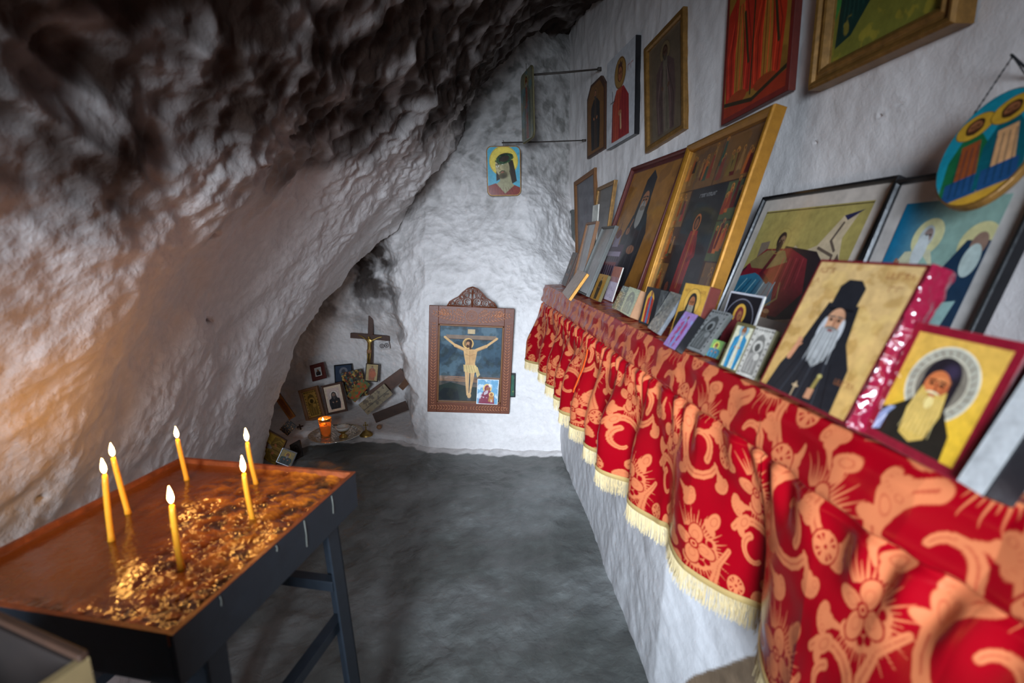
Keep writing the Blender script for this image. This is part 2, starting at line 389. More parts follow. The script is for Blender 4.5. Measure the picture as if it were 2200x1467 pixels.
# candles
def flame_mb(h=.030, r=.0048):
    pr = [(.0006, 0), (r*.62, h*.08), (r*.95, h*.22), (r, h*.36), (r*.86, h*.52), (r*.6, h*.70), (r*.32, h*.86), (.0003, h)]
    return MB().lathe(pr, n=14)
CAN = [(225, 1020, 240, 1162, 'thin yellow candle burning nearest the left edge of the wax tray', .030),
       (243, 983, 276, 1104, 'thin yellow candle just behind and right of the leftmost candle', .029),
       (381, 943, 402, 1032, 'thin yellow candle at the far rim of the tray, tallest against the wall', .028),
       (369, 1085, 390, 1222, 'thickest yellow candle, standing nearest the viewer in the middle of the tray', .032),
       (524, 1017, 543, 1116, 'thin yellow candle with the tallest flame at right, on crumbly wax', .036),
       (531, 950, 551, 1040, 'thin yellow candle leaning at the far right rim of the tray', .032)]
for (tx, ty, bx, by, lab, fh) in CAN:
    b = at_z(bx, by, TZ-.016); d_ = ray(tx, ty)
    lo, hi = 0, 0
    e = np.array([d_[0], d_[1]]); tt = (b[:2].dot(e))/e.dot(e); T = EYE+d_*tt
    c = empty('burning_candle', tuple(b), label=lab, cat='candle', group='candles in the wax tray')
    ax = V3(T-b); n = 10; L_ = ax.length
    pts = []
    bow = Vector((rnd.uniform(-1, 1), rnd.uniform(-1, 1), 0))*.0012
    for i in range(n+1):
        s = i/n; pts.append(ax*s+bow*math.sin(s*math.pi))
    rr = [.0052*(1-.10*i/n) for i in range(n+1)]; rr[-1] *= .75; rr[0] *= 1.25
    MB().tube(pts, rr, 14).build('wax_stem', M_wax, c, smooth=True)
    wk_ = MB().tube([ax, ax+Vector((.0003, 0, .004)), ax+Vector((.0012, 0, .008))], .0006, 6).build('wick', M_wick, c)
    f = flame_mb(fh*.92, .0043).build('flame', M_flame, wk_, smooth=True); f.location = ax+Vector((0, 0, .0045))

# wooden candle box low in the left corner, open end towards the camera
M_oldwood = mat('weathered_wood', (52, 30, 16), rough=.65, bump=(('n', 25, .4, .003),), vary=.4, vscale=12)
M_palewood = mat('pale_wood', (112, 94, 62), rough=.6, bump=(('n', 30, .3, .002),), vary=.2, vscale=14)
pa, pb = at_z(190, 1392, .95), at_z(-40, 1290, .95)
bx_ = empty('candle_box', tuple((pa+pb)/2-np.array([0, 0, .16])), label='dark wooden box of fresh candles beside the near end of the wax tray', cat='box')
al = V3(pa-pb); W_ = al.length; al.normalize(); yaw = math.atan2(al.y, al.x)
bx_.rotation_euler = (0, 0, yaw)
M_dark = mat('dark_wood', (24, 14, 9), rough=.7, vary=.3)
MB().box(-W_/2, W_/2, -.20, -.008, 0, .006).box(-W_/2, -W_/2+.012, -.20, 0, 0, .148).box(-W_/2, W_/2, -.20, -.188, 0, .13).box(-W_/2, W_/2-.012, -.012, -.002, 0, .15).build('box_body', M_dark, bx_, bevel=.001)
MB().box(-W_/2, W_/2, -.009, 0, .15, .158).build('top_rail', M_oldwood, bx_, bevel=.002)
MB().prism([(-.085, 0), (0, 0), (0, .15), (-.012, .15), (-.04, .10)], -.002, .0).box(-.012, 0, -.20, -.0005, 0, .149).build('end_board', M_palewood, bx_, bevel=.001, M=Matrix.Translation((W_/2, 0, 0)))
for i in range(7):
    MB().tube([(-W_/2+.02, -.04-.02*i, .012+.004*(i % 2)), (W_/2-.02, -.035-.02*i, .012)], .005, 10).build('fresh_candle', M_wax, bx_, smooth=True)
MB().box(-W_/2, W_/2, -.2, 0, -.62, -.58).box(-W_/2, -W_/2+.03, -.2, -.17, -.79, 0).box(-W_/2, -W_/2+.03, -.03, 0, -.79, 0).box(W_/2-.03, W_/2, -.2, -.17, -.79, 0).box(W_/2-.03, W_/2, -.03, 0, -.79, 0)\
    .build('box_stand', M_dark, bx_)

# ------------------------------------------------------------------ painting on grids of coloured points
class Cv:
    """a little painter; u runs 0..asp left to right, v 0..1 bottom to top"""
    def __init__(s, h, asp, bg, seed=0, var=.10, ns=4):
        s.h = max(int(h), 8); s.w = max(int(h*asp), 8); s.asp = asp
        s.u, s.v = np.meshgrid(np.linspace(0, asp, s.w), np.linspace(0, 1, s.h), indexing='ij')
        s.a = np.ones((s.w, s.h, 3))*lin(bg); s.px = 1.2/s.h
        q = np.stack([s.u*ns+seed*3.1, s.v*ns, s.u*0+seed], -1); s.a *= (1+var*fbm(q, 4))[..., None]; s.seed = seed
    def put(s, m, col, al=1):
        m = (np.clip(m, 0, 1)*al)[..., None]; c = lin(col) if not hasattr(col, 'ndim') else col
        s.a = s.a*(1-m)+c*m; return s
    def d2m(s, d): return np.clip(.5-d/s.px, 0, 1)
    def ell(s, x, y, rx, ry, col, rot=0, al=1, soft=0):
        c, n = math.cos(rot), math.sin(rot); X = (s.u-x)*c+(s.v-y)*n; Y = -(s.u-x)*n+(s.v-y)*c
        r = np.hypot(X/rx, Y/ry); d = (r-1)*min(rx, ry)
        return s.put(np.clip(.5-d/max(s.px, soft), 0, 1), col, al)
    def ring(s, x, y, r, w, col, al=1): return s.put(s.d2m(np.abs(np.hypot(s.u-x, s.v-y)-r)-w), col, al)
    def poly(s, pts, col, al=1):
        ins = np.zeros(s.u.shape, bool); dm = np.full(s.u.shape, 9.)
        for i in range(len(pts)):
            x0, y0 = pts[i]; x1, y1 = pts[(i+1) % len(pts)]
            c = ((y0 > s.v) != (y1 > s.v)) & (s.u < (x1-x0)*(s.v-y0)/((y1-y0) or 1e-9)+x0); ins ^= c
            dm = np.minimum(dm, s._seg(x0, y0, x1, y1))
        return s.put(s.d2m(np.where(ins, -dm, dm)), col, al)
    def _seg(s, x0, y0, x1, y1):
        dx, dy = x1-x0, y1-y0; t = np.clip(((s.u-x0)*dx+(s.v-y0)*dy)/(dx*dx+dy*dy+1e-12), 0, 1)
        return np.hypot(s.u-x0-t*dx, s.v-y0-t*dy)
    def line(s, pts, w, col, al=1):
        d = np.full(s.u.shape, 9.)
        for a, b in zip(pts[:-1], pts[1:]): d = np.minimum(d, s._seg(*a, *b))
        return s.put(s.d2m(d-w), col, al)
    def rect(s, x0, y0, x1, y1, col, al=1): return s.poly([(x0, y0), (x1, y0), (x1, y1), (x0, y1)], col, al)
    def border(s, w, col, al=1):
        d = np.minimum(np.minimum(s.u, s.asp-s.u), np.minimum(s.v, 1-s.v)); return s.put(s.d2m(d-w), col, al)
    def vgrad(s, c0, c1, v0=0, v1=1, al=1):
        t = ss(v0, v1, s.v)[..., None]; s.a = s.a*(1-al)+(lin(c0)*(1-t)+lin(c1)*t)*al; return s
    def blot(s, col, sc=5, th=.1, al=.6, k=0):
        q = np.stack([s.u*sc+k, s.v*sc+s.seed, s.u*0+k], -1); return s.put(ss(th, th+.25, fbm(q, 4)), col, al)
    def head(s, x, y, r, skin, hair, beard=None, bl=1.0, hood=None, halo=None, hr=2.0, ring=None):
        dk = tuple(int(c*.35) for c in skin)
        if halo: s.ell(x, y+r*.1, r*hr, r*hr, halo); s.ring(x, y+r*.1, r*hr, r*.05, ring or tuple(int(c*.55) for c in halo))
        if hood: s.ell(x, y+r*.15, r*1.12, r*1.35, hood); s.poly([(x-r*1.1, y), (x+r*1.1, y), (x+r*1.5, y-r*2), (x-r*1.5, y-r*2)], hood)
        else: s.ell(x, y+r*.22, r*.95, r*1.1, hair); s.ell(x, y-r*.25, r*.9, r*.85, hair)
        s.ell(x, y, r*.72, r, skin); s.ell(x+r*.25, y-r*.1, r*.45, r*.8, dk, al=.25, soft=r*.5)
        if beard:
            s.poly([(x-r*.68, y-r*.2), (x-r*.4, y-r*.35), (x, y-r*.28), (x+r*.4, y-r*.35), (x+r*.68, y-r*.2), (x+r*.75, y-r*.9*bl), (x+r*.3, y-r*1.7*bl), (x, y-r*2*bl), (x-r*.35, y-r*1.65*bl), (x-r*.75, y-r*.85*bl)], beard)
            for i in range(-3, 4): s.line([(x+i*r*.17, y-r*.5), (x+i*r*.13, y-r*1.55*bl)], r*.025, tuple(int(c*.6) for c in beard), .5)
        for sg in (-1, 1):
            s.ell(x+sg*r*.30, y+r*.12, r*.17, r*.09, dk, al=.9); s.line([(x+sg*r*.12, y+r*.30), (x+sg*r*.5, y+r*.26)], r*.05, dk, .8)
        s.line([(x, y+r*.15), (x+r*.06, y-r*.22)], r*.05, dk, .55); s.ell(x, y-r*.48, r*.22, r*.07, (120, 60, 50), al=.9)
        return s
    def robe(s, x, top, w, bot, col, inner=None, folds=5, dark=None, hands=None):
        dk = dark or tuple(int(c*.5) for c in col); li = tuple(min(255, int(c*1.35+14)) for c in col)
        H = top-bot
        s.poly([(x-w*.16, top), (x+w*.16, top), (x+w*.46, top-H*.12), (x+w*.5, top-H*.5), (x+w*.42, bot), (x-w*.42, bot), (x-w*.5, top-H*.5), (x-w*.46, top-H*.12)], col)
        if inner: s.poly([(x-w*.10, top), (x+w*.10, top), (x+w*.14, top-H*.5), (x+w*.2, bot), (x-w*.12, bot), (x-w*.14, top-H*.5)], inner)
        r_ = random.Random(int(x*1000)+folds)
        for i in range(folds):
            a = -w*.4+w*.8*i/max(folds-1, 1); b = a*.6+r_.uniform(-.1, .1)*w
            s.line([(x+b*.7, top-H*.12), (x+a, top-H*.55), (x+a*.85, bot+H*.04)], w*.014, dk if i % 2 else li, .7)
        if hands:
            for sg in (-1, 1): s.ell(x+sg*w*.16, top-H*.38, w*.07, w*.05, hands, rot=sg*.6)
        return s
    def scribble(s, x0, y0, x1, h, col, n=8, al=.8):
        r_ = random.Random(n)
        for i in range(n):
            a = x0+(x1-x0)*i/n; b = (x1-x0)/n*.7; k = r_.randrange(4)
            P_ = [[(a, y0), (a, y0+h), (a+b, y0+h)], [(a, y0), (a+b/2, y0+h), (a+b, y0)], [(a, y0+h), (a, y0), (a+b, y0), (a+b, y0+h)], [(a, y0), (a+b, y0+h), (a, y0+h), (a+b, y0)]][k]
            s.line(P_, h*.10, col, al)
        return s
SK = (214, 164, 120); DSK = (158, 98, 62); GOLD = (206, 158, 62); BLK = (24, 24, 28)
def p_saint(h, asp, bg=GOLD, robe=(60, 40, 34), inner=None, halo=(226, 180, 80), skin=DSK, hair=(60, 40, 30), beard=(150, 140, 130), hood=None, seed=0, full=False, edge=None, text=None, cx=.5, hs=1., bl=1.0):
    c = Cv(h, asp, bg, seed); x = asp*cx
    if full:
        r = .055*hs; y = .84; c.head(x, y, r, skin, hair, beard, .8, hood, halo, 1.9)
        c.robe(x, y-r*1.1, min(asp*.62, .40), .04, robe, inner, 6, hands=skin)
        c.head(x, y, r, skin, hair, beard, .8, hood)
    else:
        r = .125*hs*min(1, asp/.7); y = .66; c.head(x, y, r, skin, hair, None, 1, None, halo, 2.0)
        c.robe(x, y-r*1.1, asp*.92, -.02, robe, inner, 7, hands=skin)
        c.head(x, y, r, skin, hair, beard, bl, hood)
    if text: c.scribble(asp*.08, .86, asp*.3, .04, text, 4); c.scribble(asp*.70, .86, asp*.92, .04, text, 4)
    if edge: c.border(edge[0], edge[1])
    return c
def p_crucifix(h, asp):
    c = Cv(h, asp, (52, 72, 84), 3, .5, 5); c.vgrad((120, 92, 60), (62, 84, 98), .18, .42, .55); c.blot((96, 118, 128), 4, .15, .5, 2); c.blot((24, 36, 48), 5, .1, .5, 6)
    c.vgrad((210, 140, 80), (60, 80, 92), .20, .34, .0)
    for i in range(6): c.line([(0, .27+.012*i), (asp, .25+.014*i)], .003, (205, 140, 84), .6)
    c.poly([(0, 0), (asp, 0), (asp, .15), (asp*.7, .18), (asp*.45, .2), (asp*.18, .25), (0, .2)], (26, 40, 34)); c.poly([(0, .0), (asp*.35, 0), (asp*.3, .16), (.06, .17), (0, .1)], (12, 20, 24)); c.blot((40, 44, 30), 9, .1, .4, 4)
    x = asp*.5
    c.rect(x-.022, 0, x+.022, .93, (58, 62, 66)); c.rect(asp*.10, .83, asp*.91, .885, (128, 108, 92)); c.line([(asp*.1, .83), (asp*.91, .83)], .004, (60, 50, 48)); c.rect(x-.045, .905, x+.05, .965, (184, 160, 122))
    sk = (206, 164, 112); sd = (140, 96, 60); hx, hy = x-.035, .775
    c.ell(hx, hy, .072, .072, (216, 172, 104)); c.ell(hx, hy, .055, .055, (90, 74, 58), al=.8)
    for sg in (-1, 1):
        sx = x+sg*.075; c.line([(sx, .69), (x+sg*.20, .745)], .021, sk); c.line([(x+sg*.20, .745), (x+sg*.33, .845)], .014, sk); c.ell(x+sg*.335, .852, .018, .014, sk); c.line([(sx, .672), (x+sg*.2, .727)], .004, sd, .7)
    c.poly([(x-.095, .70), (x+.09, .70), (x+.075, .60), (x+.062, .52), (x+.075, .45), (x-.07, .45), (x-.062, .52), (x-.08, .60)], sk)
    c.ell(x+.03, .60, .04, .07, sd, al=.35, soft=.05); c.line([(x-.01, .68), (x-.005, .50)], .003, sd, .6); c.line([(x-.07, .635), (x-.01, .61), (x+.06, .635)], .003, sd, .6)
    for sg in (-1, 1):
        c.poly([(x+sg*.07, .44), (x+sg*.004, .44), (x+sg*.010, .26), (x+sg*.004-.005, .09), (x+sg*.025-.01, .07), (x+sg*.045-.006, .22)], sk); c.line([(x+sg*.03, .4), (x+sg*.028, .12)], .003, sd, .5)
    c.ell(x+.0, .07, .026, .035, sk)
    c.poly([(x-.088, .49), (x+.08, .485), (x+.09, .395), (x+.02, .375), (x-.08, .40)], (206, 178, 120)); c.poly([(x+.07, .48), (x+.10, .46), (x+.135, .36), (x+.10, .32), (x+.085, .36)], (200, 172, 116))
    for i in range(5): c.line([(x-.08+.03*i, .48), (x-.07+.035*i, .39)], .003, (130, 104, 66), .7)
    c.ell(hx+.012, hy+.012, .040, .046, (62, 40, 30)); c.ell(hx, hy-.01, .026, .036, (176, 128, 90)); c.ell(hx-.004, hy-.036, .018, .022, (74, 48, 34)); c.ell(hx+.03, hy-.03, .016, .05, (62, 40, 30))
    return c
def p_thorns(h, asp):
    c = Cv(h, asp, (92, 168, 190), 2, .06); x = asp*.50
    c.ell(x-.0, .70, .30, .30, (230, 204, 92)); c.ring(x, .70, .29, .004, (160, 130, 50))
    hair = (58, 48, 40)
    c.poly([(x+.05, .72), (x+.19, .72), (x+.24, .5), (x+.27, .30), (x+.12, .22), (x+.08, .45)], hair); c.poly([(x-.16, .62), (x-.02, .6), (x-.04, .36), (x-.16, .30)], hair)
    c.poly([(x-.07, .46), (x+.12, .48), (x+.17, .26), (x+.26, .18), (x, .02), (x-.22, .2), (x-.09, .30)], (160, 152, 118))
    c.poly([(0, 0), (asp, 0), (asp, .16), (x+.22, .22), (x+.02, .05), (x-.17, .26), (0, .20)], (132, 58, 48))
    for i in range(9): c.line([(.02+i*.07, .0), (.06+i*.055, .17)], .004, (88, 34, 30), .7)
    c.ell(x-.03, .58, .145, .20, (186, 172, 132), rot=.22); c.ell(x+.05, .56, .07, .15, (104, 104, 74), rot=.2, al=.5, soft=.06)
    c.ell(x-.015, .42, .098, .07, (98, 88, 62), rot=.35, soft=.03); c.ell(x-.01, .40, .07, .04, (66, 58, 42), al=.7, soft=.04); c.ell(x-.03, .478, .034, .014, (160, 100, 80), rot=.4); c.line([(x-.09, .47), (x-.04, .508), (x+.02, .50)], .009, (66, 56, 40))
    for sx, sy in ((-.125, .595), (-.015, .645)): c.ell(x+sx, sy, .032, .014, (240, 236, 214), rot=.3); c.ell(x+sx-.004, sy+.006, .012, .012, (50, 60, 60)); c.line([(x+sx-.04, sy+.03), (x+sx+.035, sy+.05)], .007, (60, 50, 40))
    c.line([(x-.075, .63), (x-.105, .545), (x-.07, .535)], .006, (110, 96, 66), .8)
    c.ell(x+.015, .755, .17, .10, hair, rot=.25)
    r_ = random.Random(5)
    for i in range(46):
        a = r_.uniform(0, math.pi*2); rr = r_.uniform(.8, 1.12); px = x+.01+.175*rr*math.cos(a)*1.0; py = .735+.085*rr*math.sin(a)+(px-x)*.25
        b = a+r_.uniform(.8, 1.6); qx = x+.01+.175*rr*math.cos(b); qy = .735+.085*rr*math.sin(b)+(qx-x)*.25
        c.line([(px, py), ((px+qx)/2+.01, (py+qy)/2+.014), (qx, qy)], .006, [(42, 70, 48), (24, 40, 30), (70, 100, 62)][i % 3])
    return c
def p_monk(h, asp):
    c = Cv(h, asp, (200, 162, 104), 4, .08); c.vgrad((196, 150, 78), (206, 172, 120), 0, 1, .5); c.blot((160, 118, 50), 7, .12, .45, 9); c.blot((216, 180, 110), 4, .1, .4, 3)
    x = asp*.47; r = .095; y = .575; k = (34, 34, 38)
    c.poly([(x-.13, .70), (x+.14, .70), (x+.19, .45), (x+.30, .30), (x+.33, 0), (x-.34, 0), (x-.30, .20), (x-.20, .42)], k)
    c.poly([(x-.105, .64), (x-.10, .82), (x-.05, .87), (x+.06, .87), (x+.12, .82), (x+.115, .64)], k); c.line([(x-.1, .66), (x+.11, .665)], .005, (14, 14, 16))
    c.ell(x, y, r*.82, r, (198, 146, 112)); c.ell(x+.04, y-.01, .035, .07, (120, 70, 50), al=.35, soft=.04)
    for sg in (-1, 1): c.ell(x+sg*.034, y+.012, .018, .010, (60, 40, 34)); c.line([(x+sg*.012, y+.036), (x+sg*.058, y+.032)], .006, (90, 80, 74)); c.ell(x+sg*.085, y-.05, .022, .075, (190, 190, 192), rot=sg*.1)
    c.line([(x, y+.02), (x+.006, y-.03)], .007, (140, 90, 66)); c.ell(x, y-.055, .06, .022, (110, 104, 98))
    c.poly([(x-.085, y-.05), (x+.085, y-.05), (x+.11, y-.16), (x+.07, y-.27), (x, y-.33), (x-.08, y-.28), (x-.11, y-.16)], (150, 150, 148))
    for i in range(13): a = x-.085+.014*i; c.line([(a, y-.06), (a+(a-x)*.25+rnd.uniform(-.012, .012), y-.26-.04*rnd.random())], .0035, [(214, 214, 214), (96, 96, 96)][i % 2], .6)
    c.ell(x, y-.062, .028, .008, (120, 62, 56))
    for i in range(7): c.line([(x-.26+.085*i, 0), (x-.15+.05*i, .30)], .0045, (62, 64, 70) if i % 2 else (12, 12, 14), .7)
    sk = (196, 136, 102); hx, hy = x-.235, .36
    c.line([(hx-.01, hy-.09), (hx+.01, hy)], .022, sk)
    for i, (dx, dy) in enumerate(((.0, .055), (.018, .06), (.032, .045), (.045, .02))): c.line([(hx+.0+.008*i, hy), (hx+dx, hy+dy)], .0075, sk); 
    c.line([(x-.055, .02), (x-.055, .12)], .006, (176, 150, 116)); c.line([(x-.08, .095), (x-.03, .095)], .006, (176, 150, 116)); c.ell(x-.055, .095, .017, .017, (176, 150, 116))
    c.line([(x+.09, .06), (x+.11, .20)], .015, (150, 130, 70)); c.ell(x+.112, .21, .020, .014, (180, 164, 100))
    for i in range(4): c.line([(x+.07, .05+.018*i), (x+.115, .055+.018*i)], .008, sk)
    c.scribble(.04, .905, .2, .035, (140, 84, 50), 4); c.scribble(asp-.24, .90, asp-.04, .035, (140, 84, 50), 5); c.scribble(asp-.18, .82, asp-.08, .03, (140, 84, 50), 2); c.scribble(.05, .83, .1, .03, (140, 84, 50), 1); c.scribble(asp-.22, .20, asp-.06, .03, (140, 84, 50), 5)
    c.border(.018, (110, 26, 34)); return c
def p_redborder(h, asp):
    c = Cv(h, asp, (230, 178, 62), 6, .06); c.vgrad((236, 190, 50), (224, 176, 92), .2, .9, .6); x = asp*.48; y = .56
    c.ell(x+.02, y+.02, .285, .285, (176, 170, 152)); c.ell(x+.02, y+.02, .205, .205, (128, 118, 104)); c.ring(x+.02, y+.02, .285, .007, (232, 224, 200)); c.ring(x+.02, y+.02, .21, .006, (210, 200, 176))
    for i in range(26): a = i*math.tau/26; c.line([(x+.02+.225*math.cos(a), y+.02+.225*math.sin(a)), (x+.02+.262*math.cos(a+.06), y+.02+.262*math.sin(a+.06))], .005, (112, 88, 70), .7)
    c.poly([(.02, .02), (x+.30, .02), (x+.27, .25), (x+.14, .42), (x-.14, .42), (x-.3, .30), (.02, .26)], (38, 34, 28))
    c.ell(x+.01, y+.06, .15, .17, (40, 34, 40)); c.poly([(x-.14, y+.02), (x+.16, y+.02), (x+.15, .36), (x-.13, .36)], (40, 34, 40)); c.ell(x+.06, y+.13, .06, .05, (70, 58, 84), al=.6, soft=.05)
    c.ell(x-.005, y+.0, .102, .12, (216, 120, 70)); c.ell(x+.03, y+.045, .06, .03, (236, 150, 92), al=.7, soft=.02); c.ell(x+.065, y-.03, .035, .08, (150, 60, 36), al=.5, soft=.04)
    for sg in (-1, 1): c.ell(x-.005+sg*.042, y+.012, .024, .011, (40, 24, 22)); c.line([(x-.005+sg*.015, y+.042), (x-.005+sg*.07, y+.036)], .007, (70, 36, 26)); 
    c.line([(x-.005, y+.03), (x+.004, y-.045)], .009, (150, 70, 44)); c.ell(x-.005, y-.062, .06, .02, (240, 226, 180))
    c.poly([(x-.11, y-.02), (x-.06, y-.06), (x+.06, y-.06), (x+.105, y-.02), (x+.14, y-.2), (x+.10, y-.40), (x, y-.46), (x-.12, y-.42), (x-.15, y-.22)], (218, 180, 92))
    for i in range(15): a = x-.11+.015*i; c.line([(a, y-.09), (a+(a-x)*.3, y-.38)], .004, [(244, 220, 150), (160, 116, 44)][i % 2], .55)
    c.ell(x-.005, y-.075, .03, .012, (190, 80, 60)); c.ell(x, y-.13, .035, .05, (240, 214, 140))
    c.poly([(.06, .06), (.14, .10), (.15, .24), (.19, .31), (.13, .30), (.05, .18)], (150, 164, 200)); c.line([(.07, .08), (.14, .22)], .006, (214, 222, 240))
    c.border(.07, (140, 26, 44)); c.border(.004, (170, 60, 70)); return c
def p_elijah(h, asp):
    c = Cv(h, asp, (168, 152, 88), 8, .08); rk = (198, 178, 146); dk = (62, 46, 46)
    c.poly([(asp*.30, 0), (asp*.95, 0), (asp*.93, .55), (asp*.88, .72), (asp*.93, .93), (asp*.82, .90), (asp*.70, .66), (asp*.58, .60), (asp*.5, .66), (asp*.4, .55), (asp*.3, .55)], rk)
    c.poly([(asp*.82, .90), (asp*.96, .94), (asp*.86, .86)], (44, 44, 74)); c.poly([(0, 0), (asp*.35, 0), (asp*.32, .42), (asp*.22, .50), (asp*.20, .70), (asp*.10, .68), (asp*.12, .48), (0, .36)], (120, 106, 92)); c.poly([(asp*.10, .5), (asp*.22, .52), (asp*.28, .44), (asp*.15, .38), (0, .28), (0, .36)], dk)
    for p in (((.72, .64), (.86, .58), (.88, .3)), ((.5, .62), (.62, .5), (.82, .48)), ((.84, .84), (.80, .7), (.86, .62)), ((.45, .48), (.62, .42), (.72, .2)), ((.86, .5), (.8, .3), (.9, .1))): c.line([(a*asp, b) for a, b in p], .012, dk, .85)
    c.poly([(asp*.55, .52), (asp*.72, .50), (asp*.70, .2), (asp*.6, .1), (asp*.5, .3)], (46, 36, 44)); c.poly([(asp*.9, .6), (asp*.96, .5), (asp*.95, 0), (asp*.8, 0), (asp*.86, .3)], (96, 78, 66))
    x = asp*.36
    def T(p): return [(x+(q[0])*1.45*asp/.8, .70-(.64-q[1])*1.12) for q in p]
    c.poly(T([(.02, .60), (.20, .56), (.30, .40), (.28, .08), (.10, .0), (.0, .3)]), (40, 32, 38))
    c.poly(T([(-.09, .57), (.06, .58), (.17, .50), (.22, .25), (.14, .04), (-.12, .04), (-.22, .16), (-.24, .28), (-.18, .42)]), (122, 34, 46)); c.poly(T([(-.24, .30), (-.10, .36), (.05, .28), (.08, .12), (-.06, .04), (-.24, .10)]), (50, 112, 140))
    for i in range(7): c.line(T([(-.21+.04*i, .10), (-.14+.032*i, .30)]), .007, [(150, 196, 206), (24, 52, 84)][i % 2], .8)
    c.poly(T([(-.08, .56), (.03, .56), (.07, .47), (-.04, .40), (-.14, .40), (-.17, .45)]), (128, 112, 74)); c.line(T([(-.02, .53), (-.06, .36), (.0, .30)]), .024, (84, 24, 42))
    c.line(T([(.08, .30), (.10, .18), (.02, .06), (-.1, .03)]), .010, (150, 130, 84)); c.line(T([(-.18, .40), (-.25, .26), (-.24, .12)]), .010, (40, 30, 40))
    for i in range(7): c.line(T([(.15-.018*i, .50), (.16-.02*i, .32-.03*i)]), .005, [(176, 66, 72), (70, 18, 30)][i % 2], .8)
    hx, hy = T([(-.02, .64)])[0]
    c.ring(hx, hy, .12, .003, (150, 130, 70)); c.ell(hx, hy+.01, .062, .074, (46, 38, 40)); c.ell(hx+.014, hy-.005, .042, .054, (134, 106, 84)); c.ell(hx+.008, hy-.05, .042, .052, (50, 44, 44)); c.ell(hx+.03, hy+.006, .012, .007, BLK); c.ell(hx-.008, hy+.006, .012, .007, BLK); c.line([(hx+.01, hy), (hx+.016, hy-.03)], .006, (80, 56, 44))
    c.poly([(x-.2, .02), (x+.24, .06), (x+.22, .0), (x-.2, -.02)], (160, 96, 60)); c.ell(x+.18, .06, .05, .02, SK)
    c.line([(.0, .985), (asp, .985)], .004, (60, 44, 30)); return c
def p_blue(h, asp):
    c = Cv(h, asp, (110, 160, 160), 5, .04); t = ss(0, asp*.62, c.u)[..., None]; c.a = lin((10, 110, 150))*(1-t)+lin((140, 172, 160))*t
    lo = (ss(.0, .55, .62-c.v))[..., None]*.75; c.a = c.a*(1-lo)+lin((0, 132, 168))*lo
    x = asp*.40; c.v = c.v-.06; c.ell(x, .70, .125, .125, (216, 212, 160)); c.poly([(x-.14, .60), (x+.07, .62), (x+.16, .48), (x+.15, .30), (x-.2, .25), (x-.22, .46)], (206, 204, 170)); c.poly([(x, .6), (x+.16, .48), (x+.15, .3), (x, .3)], (120, 180, 176), .7)
    c.ell(x-.01, .70, .06, .08, (188, 196, 196)); c.ell(x, .71, .038, .05, (150, 130, 124)); c.ell(x-.02, .61, .055, .11, (206, 214, 214)); c.ell(x-.014, .715, .009, .006, BLK); c.ell(x+.016, .715, .009, .006, BLK)
    c.line([(x-.2, .47), (x-.19, .54)], .014, (150, 100, 80)); c.line([(x-.18, .47), (x-.165, .53)], .01, (150, 100, 80)); c.poly([(x-.1, .40), (x+.22, .40), (x+.26, .36), (x-.06, .34)], (170, 160, 120))
    c.poly([(x-.22, .36), (x+.16, .36), (x+.05, .0), (x-.25, 0)], (54, 48, 84)); c.line([(x-.08, .34), (x-.16, .0)], .018, (150, 120, 140))
    X = asp*.90; c.v = c.v+.06; c.ell(X, .72, .13, .13, (214, 206, 150)); c.poly([(X-.08, .74), (X+.12, .74), (X+.30, .45), (X+.34, 0), (X-.42, 0), (X-.34, .26), (X-.22, .48)], (28, 54, 78)); c.ell(X+.01, .72, .055, .07, (150, 120, 104)); c.ell(X+.0, .62, .06, .10, (190, 206, 200))
    c.poly([(X-.06, .36), (X+.03, .38), (X-.04, .0), (X-.22, 0)], (150, 184, 178)); c.line([(X-.2, .36), (X-.06, .40)], .022, (190, 160, 140)); c.ell(X-.1, .4, .07, .04, (28, 54, 78)); return c
def p_bigbeard(h, asp):
    c = Cv(h, asp, (150, 100, 44), 9, .12); c.blot((110, 70, 34), 5, .15, .5, 3); x = asp*.50; k = (40, 38, 42)
    c.poly([(x-.13, .60), (x+.13, .60), (x+.22, .45), (x+.20, .18), (x+.16, 0), (x-.26, 0), (x-.2, .2), (x-.22, .42)], k); c.poly([(x-.10, .66), (x-.085, .88), (x, .95), (x+.085, .88), (x+.10, .66)], k); c.poly([(x-.1, .72), (x+.1, .72), (x+.13, .52), (x-.13, .52)], k)
    c.ell(x, .70, .062, .085, (158, 104, 70)); c.ell(x-.005, .60, .06, .11, (150, 146, 140)); c.ell(x, .65, .05, .02, (120, 110, 100))
    for sg in (-1, 1): c.ell(x+sg*.026, .715, .014, .008, BLK); c.line([(x+sg*.01, .74), (x+sg*.045, .735)], .006, (60, 46, 40))
    c.line([(x, .72), (x+.004, .68)], .006, (96, 56, 40)); c.ell(x+.04, .32, .07, .035, (150, 100, 72)); c.ell(x-.13, .47, .035, .03, (150, 100, 72)); c.line([(x-.12, .49), (x-.09, .56)], .01, (150, 100, 72))
    for i in range(6): c.line([(x-.2+.07*i, .02), (x-.12+.045*i, .5)], .005, (70, 66, 72) if i % 2 else (18, 18, 22), .7)
    w = (150, 132, 150); c.poly([(0, 0), (asp*.42, 0), (asp*.38, .36), (0, .36)], (70, 44, 62)); c.rect(.02, .26, asp*.36, .30, w); c.rect(.01, .18, asp*.34, .21, (120, 40, 44))
    for i in range(6): a = .03+i*asp*.055; c.rect(a, .03, a+.01, .19, w); c.ell(a+.025, .24, .016, .02, (40, 24, 30))
    c.rect(asp*.10, .34, asp*.24, .44, w); c.ell(asp*.17, .45, .055, .04, (110, 50, 44)); c.line([(asp*.17, .48), (asp*.17, .54)], .005, (60, 30, 30))
    c.border(.028, (84, 36, 34)); return c
